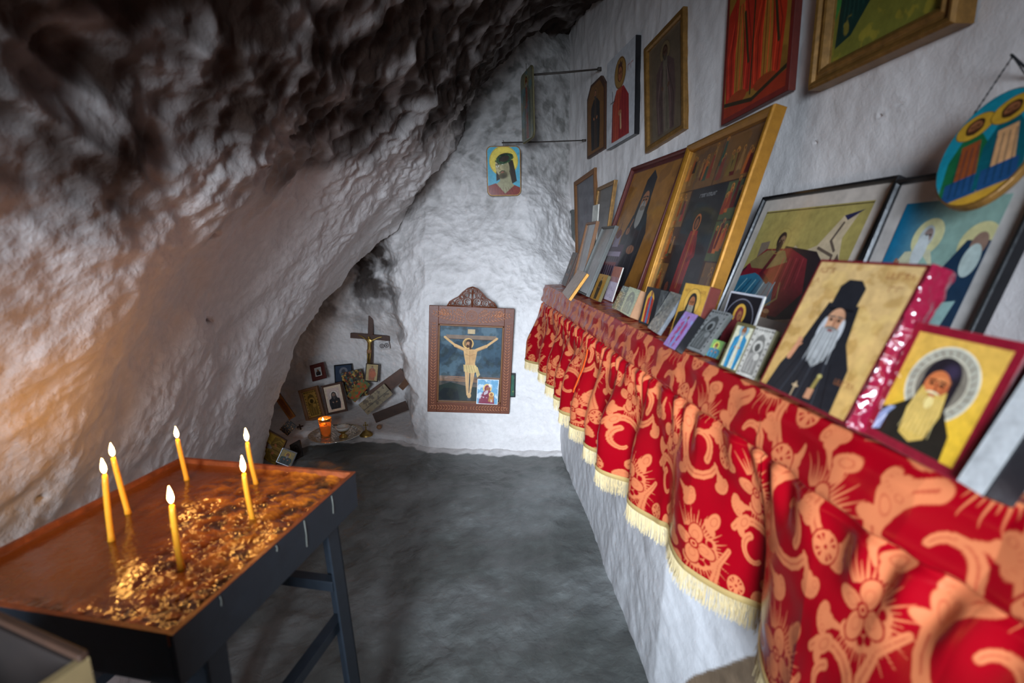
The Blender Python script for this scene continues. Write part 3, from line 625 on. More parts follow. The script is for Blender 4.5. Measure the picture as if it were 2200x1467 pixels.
def p_scenes(h, asp):
    c = Cv(h, asp, (60, 36, 30), 12, .2); r_ = random.Random(11)
    cols = [(140, 58, 40), (176, 92, 44), (92, 30, 30), (120, 96, 50), (60, 76, 60), (170, 50, 44), (36, 30, 34), (150, 110, 66)]
    cell = [(0, .72, .5, 1), (.5, .72, 1, 1), (.72, .5, 1, .72), (.74, .27, 1, .5), (.78, .0, 1, .27), (0, .48, .22, .72), (0, .24, .2, .48), (0, 0, .22, .24)]
    for (x0, y0, x1, y1) in cell:
        bgc = r_.choice([(96, 60, 40), (78, 84, 56), (70, 40, 34), (120, 84, 50), (64, 70, 50)]); X0, X1 = x0*asp, x1*asp
        c.rect(X0+.004, y0+.004, X1-.004, y1-.004, bgc)
        for i in range(14 if x1-x0 > .4 else 8):
            fx = r_.uniform(X0+.03, X1-.03); fy = r_.uniform(y0+.01, y1-.15); hh = r_.uniform(.08, .15); cc = r_.choice(cols)
            c.poly([(fx-.026, fy), (fx+.026, fy), (fx+.012, fy+hh), (fx-.012, fy+hh)], cc); c.ell(fx, fy+hh+.008, .014, .014, (190, 130, 60)); c.ell(fx, fy+hh+.006, .008, .010, (110, 66, 46))
    c.poly([(asp*.22, 0), (asp*.76, 0), (asp*.74, .72), (asp*.24, .72)], (42, 40, 44)); c.blot((66, 64, 68), 8, .15, .3, 2)
    x = asp*.47; c.ell(x, .50, .05, .055, (176, 100, 60)); c.ell(x, .50, .036, .042, (60, 38, 34)); c.ell(x, .495, .022, .03, (130, 80, 58)); c.poly([(x-.055, .45), (x+.055, .45), (x+.085, .3), (x+.075, .06), (x-.09, .06), (x-.08, .3)], (150, 44, 44)); c.line([(x+.06, .4), (x+.10, .3), (x+.03, .27)], .016, (120, 36, 40)); c.line([(x, .44), (x-.01, .1)], .016, (178, 96, 52), .8)
    for i in range(4): c.line([(x-.04+.025*i, .42), (x-.05+.03*i, .1)], .004, (90, 20, 30), .8)
    c.scribble(asp*.38, .66, asp*.62, .018, (170, 170, 170), 10, .7); c.ell(asp*.3, .08, .03, .04, (120, 66, 50)); return c
def p_redgold(h, asp):
    c = Cv(h, asp, (152, 108, 40), 13, .15); c.blot((110, 70, 26), 5, .1, .5, 3)
    for x, co in ((asp*.26, (176, 44, 26)), (asp*.68, (186, 50, 24))):
        c.head(x, .80, .055, DSK, (50, 34, 24), (90, 66, 44), .7, None, (190, 140, 50), 2.0); c.robe(x, .74, .36, .12, co, (170, 110, 40), 8); c.ell(x, .12, .12, .04, (150, 60, 24)); c.line([(x+.05, .6), (x+.12, .3)], .012, (60, 50, 24)); c.head(x, .80, .055, DSK, (50, 34, 24), (90, 66, 44), .7)
    c.line([(asp*.47, .1), (asp*.47, 1)], .008, (60, 50, 26)); c.poly([(0, 0), (asp, 0), (asp, .12), (asp*.5, .07), (0, .1)], (150, 46, 22)); c.line([(0, .12), (asp*.5, .06), (asp, .14)], .012, (50, 40, 22)); c.border(.03, (110, 34, 28)); return c
def p_white_saint(h, asp):
    c = Cv(h, asp, (186, 186, 188), 14, .03); x = asp*.5
    c.ell(x, .76, .16, .17, (150, 112, 56)); c.ring(x, .76, .158, .005, (90, 60, 34)); c.poly([(x-.10, .60), (x+.10, .60), (x+.24, .46), (x+.26, .04), (x-.24, .04), (x-.22, .45)], (140, 34, 36)); c.poly([(x-.1, .6), (x+.06, .6), (x-.02, .36), (x-.04, .04), (x-.2, .04), (x-.2, .44)], (164, 62, 40))
    for i in range(5): c.line([(x-.14+.07*i, .55), (x-.16+.08*i, .06)], .005, (90, 16, 26), .8)
    c.line([(x-.22, .62), (x-.2, .1)], .007, (60, 50, 50)); c.line([(x-.27, .50), (x-.15, .50)], .006, (60, 50, 50)); c.ell(x+.0, .33, .05, .03, DSK); c.line([(x+.02, .3), (x+.03, .16)], .02, (190, 150, 110))
    c.head(x, .75, .075, DSK, (70, 40, 26), None); c.poly([(x-.06, .83), (x-.05, .88), (x-.02, .86), (x+.01, .90), (x+.03, .86), (x+.06, .88), (x+.06, .83)], (80, 50, 40)); c.scribble(asp*.76, .72, asp*.96, .05, (150, 60, 50), 2); return c
def p_meadow(h, asp):
    c = Cv(h, asp, (112, 110, 50), 15, .15); c.vgrad((118, 116, 44), (40, 80, 60), .3, .9, .8); c.poly([(0, .02), (.0, .3), (.1, .5), (.06, .8), (0, .8)], (60, 130, 60)); c.poly([(.03, .10), (.20, .14), (.46, .40), (.52, .9), (.2, 1), (.08, .8)], (20, 50, 44)); c.poly([(.06, .75), (.16, .8), (.14, 1), (.04, 1)], (90, 160, 180))
    for i in range(7): c.line([(.1+.05*i, .2+.03*i), (.14+.04*i, .9)], .008, (36, 76, 66), .5)
    c.poly([(.5, .7), (asp, .6), (asp, 1), (.5, 1)], (60, 110, 50), .7); c.blot((170, 150, 50), 6, .2, .5, 3); c.head(.3, .88, .07, SK, (40, 30, 30)); return c
def p_oval(h, asp):
    c = Cv(h, asp, (40, 130, 150), 16, .06); c.vgrad((200, 150, 50), (30, 140, 160), .06, .3, 1)
    for x, a, b in ((asp*.32, (150, 76, 40), (30, 100, 60)), (asp*.66, (214, 160, 110), (20, 90, 100))):
        c.poly([(x-.13, .12), (x+.13, .12), (x+.12, .5), (x+.06, .66), (x-.06, .66), (x-.12, .5)], b); c.poly([(x-.05, .2), (x+.08, .2), (x+.06, .6), (x-.05, .6)], a); c.poly([(x-.1, .10), (x+.10, .10), (x+.1, .28), (x-.1, .28)], (36, 76, 120)); c.head(x, .76, .06, DSK, (70, 44, 26), (80, 50, 30), .6, None, (204, 156, 50), 1.9)
        for i in range(4): c.line([(x-.06+.04*i, .14), (x-.05+.035*i, .55)], .005, (20, 50, 60), .6)
    return c
def p_virgin(h, asp, bg=(20, 20, 26), robe=(112, 40, 44), halo=GOLD, arc=(120, 120, 130), seed=2):
    c = Cv(h, asp, bg, seed, .05); x = asp*.48
    if arc: c.ring(x, .5, .40, .008, arc)
    c.ell(x, .64, .17, .18, halo); c.poly([(x-.1, .56), (x+.1, .56), (x+.27, .34), (x+.30, 0), (x-.32, 0), (x-.27, .34)], robe); c.ell(x, .63, .11, .14, robe); c.ell(x+.015, .62, .06, .085, DSK); c.ell(x+.0, .63, .012, .007, BLK); c.ell(x+.04, .63, .012, .007, BLK); c.line([(x+.02, .62), (x+.02, .585)], .006, (90, 50, 40))
    c.ell(x+.17, .40, .10, .10, halo); c.ell(x+.17, .40, .055, .06, DSK); c.poly([(x+.08, .33), (x+.26, .33), (x+.25, .08), (x+.05, .12)], (176, 120, 60))
    for i in range(5): c.line([(x-.24+.07*i, .04), (x-.12+.04*i, .42)], .006, (70, 20, 30), .7)
    c.border(.0, (0, 0, 0)); return c
def p_relief(h, asp, base=(170, 170, 170), seed=0):
    c = Cv(h, asp, base, seed, .25, 12); dk = tuple(int(v*.42) for v in base); x = asp*.5
    c.poly([(asp*.18, .06), (asp*.82, .06), (asp*.82, .6), (asp*.7, .8), (x, .88), (asp*.3, .8), (asp*.18, .6)], dk, .8); c.ell(x, .62, .13, .12, base); c.ell(x, .6, .07, .085, dk); c.robe(x, .5, asp*.6, .08, tuple(int(v*.75) for v in base), None, 6); c.ell(x+.13*asp, .42, .07, .07, base)
    for i in range(9): a = i/8; c.ell(asp*.08, .05+.9*a, .02, .02, dk); c.ell(asp*.92, .05+.9*a, .02, .02, dk); c.ell(asp*a, .95, .02, .02, dk)
    return c
def p_plain(h, asp, bg, seed=0, mark=None, al=.3):
    c = Cv(h, asp, bg, seed, .2, 5)
    if mark: c.head(asp*.5, .62, .10, mark, tuple(int(v*.6) for v in mark)); c.robe(asp*.5, .52, asp*.7, .1, mark); c.rect(0, 0, asp, 1, bg, 1-al)
    return c

# ------------------------------------------------------------------ icons: a root at the foot, local x along the foot, y into the wall, z up the picture
M_pic = mat('painted_print', rough=.45, attr=True, spec=.4)
M_gloss = mat('varnished_print', rough=.16, attr=True, spec=.5, coat=.25)
M_glass = mat('picture_under_glass', rough=.3, attr=True, spec=.3, coat=.3)
def FM(name, col, rough=.45, metal=0, **k): return mat(name, col, rough, metal, bump=(('n', 60, .25, .002),), vary=k.pop('vary', .2), vscale=40, **k)
F_gilt = FM('gilt_wood', (156, 106, 34), .42, .45); F_oldgilt = FM('old_gilt_wood', (134, 96, 46), .42, .35, vary=.4); F_walnut = FM('walnut', (118, 76, 40), .45)
F_brown = FM('brown_wood', (70, 42, 28), .5); F_black = FM('black_lacquer', (22, 22, 24), .3); F_silver = FM('silver_frame', (190, 194, 200), .25, .8); F_red = FM('dark_red_edge', (120, 26, 34), .4)
F_pine = FM('carved_brown_wood', (104, 54, 32), .4); F_grey = FM('grey_frame', (84, 84, 80), .5); F_pale = FM('pale_card', (196, 190, 180), .7); F_redwood = FM('red_brown_wood', (88, 34, 27), .5); F_olive = FM('olive_board', (92, 84, 54), .6); F_tan = FM('tan_board', (150, 108, 74), .6)
def basis(BL, BR, TL):
    x = V3(BR-BL); w = x.length; x.normalize(); z = V3(TL-BL); z -= x*z.dot(x); h = z.length; z.normalize(); y = z.cross(x)
    M = Matrix((tuple(x)+(0,), tuple(y)+(0,), tuple(z)+(0,), (0, 0, 0, 1))).transposed()
    return Matrix.Translation(V3((np.asarray(BL)+np.asarray(BR))/2)) @ M, w, h
def perp(BL, BR, px, py):
    """the point on the sight line of (px, py) square above BL"""
    e = BR-BL; d = ray(px, py); t = (BL-EYE).dot(e)/d.dot(e); return EYE+d*t
def frame_ring(w, h, b, prof):
    """mitred frame; prof = (inward distance, y) pairs from outer edge to inner edge"""
    m = MB(); v = []
    for (s, y) in prof:
        X, Z0, Z1 = w/2-s, s, h-s; v += [(-X, y, Z0), (X, y, Z0), (X, y, Z1), (-X, y, Z1)]
    n = len(prof); f = []
    for i in range(n-1):
        for j in range(4): f.append((i*4+j, i*4+(j+1) % 4, (i+1)*4+(j+1) % 4, (i+1)*4+j))
    return m.add(v, f)
def picture(name, c, w, h, z0, y, parent, m, x0=0, shape=None, **k):
    """c painted on a w x h sheet whose foot is at height z0"""
    n, q = c.a.shape[:2]; U, Vn = np.meshgrid(np.linspace(-w/2, w/2, n)+x0, np.linspace(z0, z0+h, q), indexing='ij')
    q3 = np.stack([c.u*26, c.v*26, c.u*0+c.seed+.5], -1)
    P = np.stack([U, np.full(U.shape, y), Vn], -1); col = np.clip(c.a*(1+.13*fbm(q3*.35, 2)+.12*fbm(q3, 3))[..., None], 0, 1)
    F = grid_faces(n, q)
    if shape is not None:
        keep = shape((U-x0)/w, (Vn-z0)/h).ravel(); F = F[keep[F].all(1)]; used = np.zeros(n*q, bool); used[F.ravel()] = True; idx = np.cumsum(used)-1; F = idx[F]; Vt = P.reshape(-1, 3)[used]; cc = col.reshape(-1, 3)[used]
    else: Vt = P.reshape(-1, 3); cc = col.reshape(-1, 3)
    me = mesh_np(name, Vt, F[:, ::-1], [m], False, cc); return link(bpy.data.objects.new(name, me), parent, **k)
def icon(name, label, cat, BL, BR, TL, paint, th=.018, b=.0, fm=None, prof=None, mt=None, mat_w=0, mat_col=(206, 200, 190), res=1.0, group=None, side=None, back=F_brown, px=None, pk=None):
    M, w, h = basis(BL, BR, TL)
    root = empty(name, label=label, cat=cat, group=group); root.matrix_world = M
    dist = max(.35, (np.asarray(BL)+np.asarray(TL)-2*EYE).__abs__().max()/2)
    d = float(np.linalg.norm(np.array(M.translation)-EYE))
    ph = int(np.clip(h/d*F*1.05*res, 24, 420))
    mt = mt or M_pic
    if b:
        pr = prof or [(0, th), (0, .0), (b*.12, -.003), (b*.75, -.002), (b, .004), (b, th*.6)]
        frame_ring(w, h, b, pr).build('frame', fm, root, bevel=.0008, seg=1)
        iw, ih = w-2*b, h-2*b
        MB().box(-w/2+b*.3, w/2-b*.3, th*.62, th, b*.3, h-b*.3).build('backing_board', back, root)
        y = th*.6-.001 if th*.6 > .005 else .004
        if mat_w:
            c = Cv(60, iw/ih, mat_col, 1, .03); mo = picture('mount', c, iw, ih, b, y+.0005, root, mt); iw -= 2*mat_w; ih -= 2*mat_w
            c = paint(ph, iw/ih); picture('print', c, iw, ih, b+mat_w, y-.0008, mo, mt)
        else: c = paint(ph, iw/ih); picture('print', c, iw, ih, b, y, root, mt)
    else:
        MB().box(-w/2, w/2, 0.0, th, 0, h).build('panel', side or fm or back, root, bevel=min(.0015, th*.2), seg=1)
        c = paint(ph, w/h); picture('painting', c, w*.992, h*.994, h*.003, -.0006, root, mt)
    return root, w, h

L0 = LZ+.006
def led(px, py): return at_z(px, py, L0)
def lean(name, label, cat, bl, br, tl, paint, **k):
    BL, BR = led(*bl), led(*br); yz = abs(basis(BL, BR, perp(BL, BR, *tl))[0].col[1][2])*k.get('th', .018)
    BL, BR = at_z(*bl, L0+yz), at_z(*br, L0+yz); return icon(name, label, cat, BL, BR, perp(BL, BR, *tl), paint, **k)
def hang(name, label, cat, bl, br, tl, paint, off=.022, **k):
    return icon(name, label, cat, at_wall(*bl, off), at_wall(*br, off), at_wall(*tl, off), paint, **k)
GW = 'icons hanging on the right wall'; GB = 'large framed icons leaning along the ledge'; GS = 'small icons standing along the ledge'
# --- hanging on the right wall
def arch_cut(m): return m
r, w, h = hang('hanging_icon', 'dark narrow icon with clipped top corners, left of the white crowned-saint icon', 'icon', (1261, 341), (1299, 318), (1260, 192),
     lambda H, A: p_saint(H, A, (112, 72, 30), (30, 26, 26), (60, 40, 26), (120, 80, 36), seed=1, full=True, edge=(.03, (44, 28, 20)), beard=(70, 60, 50)), th=.02, group=GW, back=F_brown)
for ch in [o for o in bpy.data.objects if o.parent == r and o.name.startswith('panel')]:
    ch.data = ch.data.copy(); me = ch.data; me.clear_geometry()
    k_ = w*.22; mb = MB().prism([(-w/2, 0), (w/2, 0), (w/2, h-k_), (w/2-k_, h), (-w/2+k_, h), (-w/2, h-k_)], 0, .02); me.from_pydata(mb.v, [], mb.f)
for ch in [o for o in bpy.data.objects if o.parent == r and o.name.startswith('painting')]:
    bpy.data.objects.remove(ch)
picture('painting', p_saint(160, w/h, (112, 72, 30), (30, 26, 26), (60, 40, 26), (120, 80, 36), seed=1, full=True, beard=(70, 60, 50)), w*.9, h*.93, h*.03, -.0008, r, M_pic, shape=lambda u, v: (np.abs(u)+ (v-.5)*h/w*1.0) < (.5+.5*h/w-.24))
hang('hanging_icon', 'icon of a crowned saint in red on white ground with thick black edge', 'icon', (1303, 322), (1363, 287), (1298, 143), p_white_saint, th=.03, off=.034, group=GW, side=F_black)
hang('hanging_icon', 'dim brown print in a worn brown frame beside the red-robed icon', 'framed print', (1386, 329), (1470, 276), (1394, 93),
     lambda H, A: p_saint(H, A, (96, 82, 66), (84, 66, 62), (100, 90, 76), (110, 92, 66), (90, 64, 50), seed=5, full=True, beard=(80, 70, 60)), b=.028, fm=F_oldgilt, th=.024, mt=M_glass, group=GW)
hang('hanging_icon', 'red and gold icon of two standing saints, unframed, upper middle of the wall', 'icon', (1549, 270), (1694, 193), (1561, -70), p_redgold, th=.022, off=.026, group=GW, side=F_redwood)
hang('hanging_icon', 'largest hanging picture, green and dark, in a thick moulded gilt frame at the top right', 'framed painting', (1735, 195), (2049, 49), (1772, -190), p_meadow, b=.05, fm=F_oldgilt, th=.04, off=.044, group=GW,
     prof=[(0, .04), (0, .002), (.006, -.004), (.014, -.002), (.020, .006), (.028, .006), (.034, .001), (.040, .004), (.050, .016), (.050, .026)])
hang('hanging_icon', 'tall faded print in a light walnut frame at the far corner of the right wall', 'framed print', (1237, 562), (1281, 552), (1241, 385), lambda H, A: p_plain(H, A, (96, 94, 98), 7, (70, 62, 70)), b=.03, fm=F_walnut, th=.02, mt=M_glass, group=GW)
hang('hanging_icon', 'small dark print in a dull grey frame, lowest in the far corner', 'framed print', (1216, 558), (1232, 552), (1216, 458), lambda H, A: p_plain(H, A, (44, 46, 48), 8), b=.025, fm=F_grey, th=.02, group=GW)
# oval plaque on a chain
et = at_wall(2150, 201, .08); eb = at_wall(2092, 438, .20)
zax = V3(et-eb); hh = zax.length; zax.normalize(); xax = Vector((0, -1, 0)); xax = (xax-zax*xax.dot(zax)).normalized(); yax = zax.cross(xax)
ww = hh*.60
ov = empty('oval_plaque', label='turquoise oval plaque of two saints hung by a chain over the blue print', cat='plaque')
ov.matrix_world = Matrix.Translation(V3((et+eb)/2)) @ Matrix((tuple(xax)+(0,), tuple(yax)+(0,), tuple(zax)+(0,), (0, 0, 0, 1))).transposed()
n = 48; poly = [(ww/2*math.cos(math.tau*i/n), hh/2*math.sin(math.tau*i/n)) for i in range(n)]
MB().prism(poly, 0, .012).build('plaque_body', F_oldgilt, ov, bevel=.002)
picture('painting', p_oval(260, ww/hh), ww, hh, -hh/2, -.001, ov, M_gloss, shape=lambda u, v: (u/.485)**2+((v-.5)/.485)**2 < 1)
F_chain = FM('dark_chain', (60, 62, 66), .4, .8)
nail = at_wall(2176, 120, .05); top = ov.matrix_world.inverted() @ V3(nail)
for sx in (-.3, .3):
    a = Vector((sx*ww, .004, hh*.40)); m = MB(); k = 22
    for i in range(k):
        p = a.lerp(top, i/k); q = a.lerp(top, (i+.8)/k); m.tube([p, q], .0014 if i % 2 else .0009, 6)
    m.build('chain', F_chain, ov)
MB().tube([top+Vector((0, -.004, 0)), top+Vector((0, .05, 0))], .0022, 8).build('nail', F_chain, ov)
# --- large icons leaning on the ledge
lean('leaning_icon', 'grey-brown print with thin gold edge, behind the bearded saint icon', 'framed print', (1256, 602), (1288, 614), (1283, 403), lambda H, A: p_plain(H, A, (84, 78, 72), 3, (70, 64, 60)), b=.02, fm=F_oldgilt, th=.018, mt=M_glass, group=GB)
lean('leaning_icon', 'large brown-framed icon of a tall-hatted white-bearded saint with a church lower left', 'framed icon', (1270, 614), (1364, 639), (1357, 360), p_bigbeard, b=.016, fm=F_redwood, th=.024, mt=M_glass, group=GB)
lean('leaning_icon', 'tallest leaning icon, bright gold frame, red saint ringed by small scenes', 'framed icon', (1374, 641), (1506, 690), (1479, 312), p_scenes, b=.026, fm=F_gilt, th=.034, mt=M_glass, group=GB, prof=[(0, .034), (0, .0), (.003, -.005), (.010, -.007), (.018, -.003), (.026, .006), (.026, .02)])
lean('leaning_icon', 'framed icon of a red-cloaked prophet seated among rocks, thin black frame, pale mount', 'framed icon', (1529, 683), (1753, 759), (1640, 423), p_elijah, b=.010, fm=F_black, th=.016, mt=M_glass, mat_w=.035, mat_col=(196, 184, 172), group=GB)
lean('leaning_icon', 'large blue print of two haloed elders, pale mount and thin black frame', 'framed print', (1765, 762), (2018, 862), (1925, 385), p_blue, b=.010, fm=F_black, th=.016, mt=M_glass, mat_w=.04, mat_col=(196, 190, 184), group=GB)
r, w, h = lean('leaning_icon', 'icon of a black-hatted grey-bearded monk, dark red border, shiny plastic down its side', 'icon', (1630, 823), (1815, 913), (1765, 556), p_monk, th=.032, side=F_red, mt=M_gloss, group=GB, res=1.2)
# crinkled red plastic on its right side
M_foil = mat('shiny_red_plastic', (118, 18, 42), rough=.12, coat=1, bump=(('n', 14, .5, .012),))
U, Vn = np.meshgrid(np.linspace(0, 1, 24), np.linspace(0, 1, 160), indexing='ij'); Q = np.stack([U*.6, Vn*3, U*0], -1)
Pf = np.stack([w/2+.002+.004*np.sin(U*3.1)+.004*fbm(Q*3, 3)+.002, -.003+U*.036, Vn*h], -1)
grid_obj('plastic_wrap', Pf, M_foil, parent=r)
lean('leaning_icon', 'yellow icon of a long-bearded hermit with silver halo, broad crimson border', 'icon', (1852, 928), (2055, 1037), (1971, 690), p_redborder, th=.014, side=F_red, mt=M_gloss, group=GB, res=1.2)
def p_whitemount(H, A): return p_plain(H, A, (214, 216, 216), 2)
lean('leaning_icon', 'white-faced picture with a thick black side, nearest the viewer on the ledge', 'picture', (2056, 1032), (2112, 1067), (2232, 765), p_whitemount, b=0, side=F_black, th=.03, mt=M_glass, group=GB)
lean('leaning_icon', 'pale blue card at the right end of the ledge, mostly out of view', 'card', (2150, 1030), (2280, 1090), (2300, 900), lambda H, A: p_plain(H, A, (150, 180, 206), 4), th=.006, side=F_pale, group=GB)
# --- small icons along the ledge
def sm(label, bl, br, tl, paint, cat='icon', name='small_icon', **k): k.setdefault('th', .014); k.setdefault('group', GS); k.setdefault('res', 1.3); return lean(name, label, cat, bl, br, tl, paint, **k)
sm('gilt-framed faded print behind the narrow grey-framed one, far end of the ledge', (1227, 616), (1246, 625), (1260, 478), lambda H, A: p_plain(H, A, (150, 150, 148), 1, (120, 90, 80)), b=.012, fm=F_walnut, mt=M_glass)
sm('narrow faded print with grey edge leaning at the far end of the ledge', (1237, 625), (1260, 636), (1294, 487), lambda H, A: p_plain(H, A, (134, 132, 128), 2, (120, 96, 84)), b=.010, fm=F_grey, mt=M_glass)
sm('small worn brown board icon at the very far end of the ledge', (1206, 609), (1215, 614), (1231, 541), lambda H, A: p_saint(H, A, (96, 84, 76), (70, 60, 56), None, (110, 96, 80), seed=3), side=F_brown, th=.012)
sm('slim pale booklet with a gold edge lying in front of the far icons', (1208, 628), (1221, 643), (1243, 578), lambda H, A: p_plain(H, A, (190, 170, 156), 3), side=F_gilt, th=.014, cat='booklet', name='booklet')
sm('little white card propped on top of the far frames', (1262, 618), (1273, 622), (1274, 441), lambda H, A: p_plain(H, A, (190, 190, 180), 3), side=F_pale, th=.006, cat='card', name='card')
sm('small gold icon of a dark standing saint, between grey-edged print and pink calendar card', (1268, 640), (1285, 647), (1289, 587), lambda H, A: p_saint(H, A, (170, 124, 50), (60, 50, 34), None, (180, 140, 60), full=True), side=F_olive)
sm('tall pink and orange calendar card leaning under the bearded saint icon', (1297, 641), (1314, 648), (1320, 571), lambda H, A: p_plain(H, A, (176, 130, 130), 5).rect(0, .0, A, .55, (206, 190, 204)).scribble(A*.15, .1, A*.85, .08, (130, 110, 140), 3).scribble(A*.15, .3, A*.85, .08, (130, 110, 140), 3).rect(0, .7, A, 1, (170, 96, 64), .7), cat='card', name='card', th=.005, side=F_pale)
M_clear = mat('clear_plastic', (235, 240, 240), rough=.12, trans=.0, alpha=.28, coat=1, bump=(('n', 40, .5, .006),))
sm('greenish plastic-wrapped card with white blossoms, left of the silver-green icon', (1314, 660), (1333, 669), (1339, 613), lambda H, A: p_plain(H, A, (92, 106, 100), 6).blot((236, 232, 190), 14, .22, .9, 3).blot((50, 110, 50), 10, .2, .6, 8), cat='card', name='card', mt=M_gloss, th=.008, side=F_grey)
sm('silver-green embossed icon of mother and child on a thick tan block', (1331, 668), (1353, 681), (1353, 615), lambda H, A: p_relief(H, A, (176, 184, 140), 4), mt=M_gloss, th=.03, side=F_tan)
sm('small black icon with a gold-arched saint in red', (1372, 692), (1399, 703), (1391, 615), lambda H, A: (lambda c: c)(p_saint(H, A, BLK, (150, 40, 34), (50, 110, 140), None, full=True, seed=3, hs=1.1).put(np.zeros((1, 1)), BLK)), th=.03, side=F_black)
def p_archsaint(H, A):
    c = p_saint(H, A, (214, 160, 60), (160, 46, 36), (40, 110, 150), (220, 170, 70), full=True, hs=1.2, beard=None); m = (np.abs(c.u-A*.45) > A*.28) | (c.v > .92-((c.u-A*.45)/A)**2*2.5) | (c.v < .05); return c.put(m.astype(float), BLK)
for o in [o for o in bpy.data.objects if o.get('label', '').startswith('small black icon')]:
    for ch in [q for q in bpy.data.objects if q.parent == o and q.name.startswith('painting')]:
        ph = p_archsaint(100, .42); me = ch.data; zc = me.vertices; 
        W0, H0 = max(v.co.x for v in zc)*2, max(v.co.z for v in zc); bpy.data.objects.remove(ch); picture('painting', p_archsaint(130, W0/H0), W0, H0, .001, -.0007, o, M_gloss)
sm('narrow silver foil-wrapped icon, right of the black arched one', (1391, 703), (1412, 717), (1441, 625), lambda H, A: p_plain(H, A, (150, 148, 140), 6).blot((220, 214, 190), 12, .15, .6, 3), mt=mat('foil', rough=.15, metal=.7, attr=True, bump=(('n', 60, .6, .004),)), th=.012, side=F_silver, cat='wrapped icon')
sm('gold icon of a dark-hooded long-bearded saint with dark red side, against the gold frame', (1437, 719), (1486, 737), (1474, 607), lambda H, A: p_saint(H, A, (196, 150, 62), (46, 42, 36), None, (206, 162, 76), beard=(150, 146, 130), hood=(40, 38, 36), text=(110, 60, 34), seed=2, bl=1.3), th=.03, side=F_redwood)
sm('small purple and pink icon standing foremost on the red cloth', (1425, 739), (1450, 752), (1473, 668), lambda H, A: p_saint(H, A, (150, 120, 176), (150, 60, 110), (110, 140, 190), (170, 130, 190), full=True, seed=4).blot((120, 160, 200), 7, .2, .5, 3), th=.02, side=F_black)
sm('dark grey embossed icon in crumpled clear plastic, right of the purple icon', (1472, 746), (1506, 759), (1532, 664), lambda H, A: p_relief(H, A, (120, 120, 118), 3), mt=M_gloss, th=.012, side=F_grey, cat='wrapped icon')
sm('icon card of mother and child, gold haloes on black, white border', (1530, 742), (1597, 768), (1571, 624), lambda H, A: p_virgin(H, A).border(.03, (190, 190, 196)), th=.004, side=F_pale)
sm('tiny oval green medallion icon in front of the white-bordered card', (1515, 762), (1541, 771), (1532, 727), lambda H, A: p_saint(H, A, (120, 160, 90), (60, 110, 130), None, (190, 190, 90), seed=6), th=.006, side=F_olive, cat='medallion')
def p_dip(H, A):
    c = Cv(H, A, (92, 84, 54), 3); a = p_saint(H, A, (190, 186, 160), (46, 116, 150), (200, 190, 160), (120, 150, 160), seed=5, cx=.27, full=True, hs=1.3); m = ((c.u > A*.05) & (c.u < A*.48) & (c.v > .04) & (c.v < .93))[..., None]; c.a = np.where(m, a.a, c.a)
    b = p_relief(H, A*.47, (176, 170, 160), 2); i0 = int(c.w*.51); k = min(b.a.shape[0], c.w-i0); c.a[i0:i0+k] = b.a[:k]; return c
sm('olive board with a blue-robed figure and a silver embossed icon side by side', (1543, 786), (1622, 817), (1585, 690), p_dip, th=.012, side=F_olive, cat='double icon')
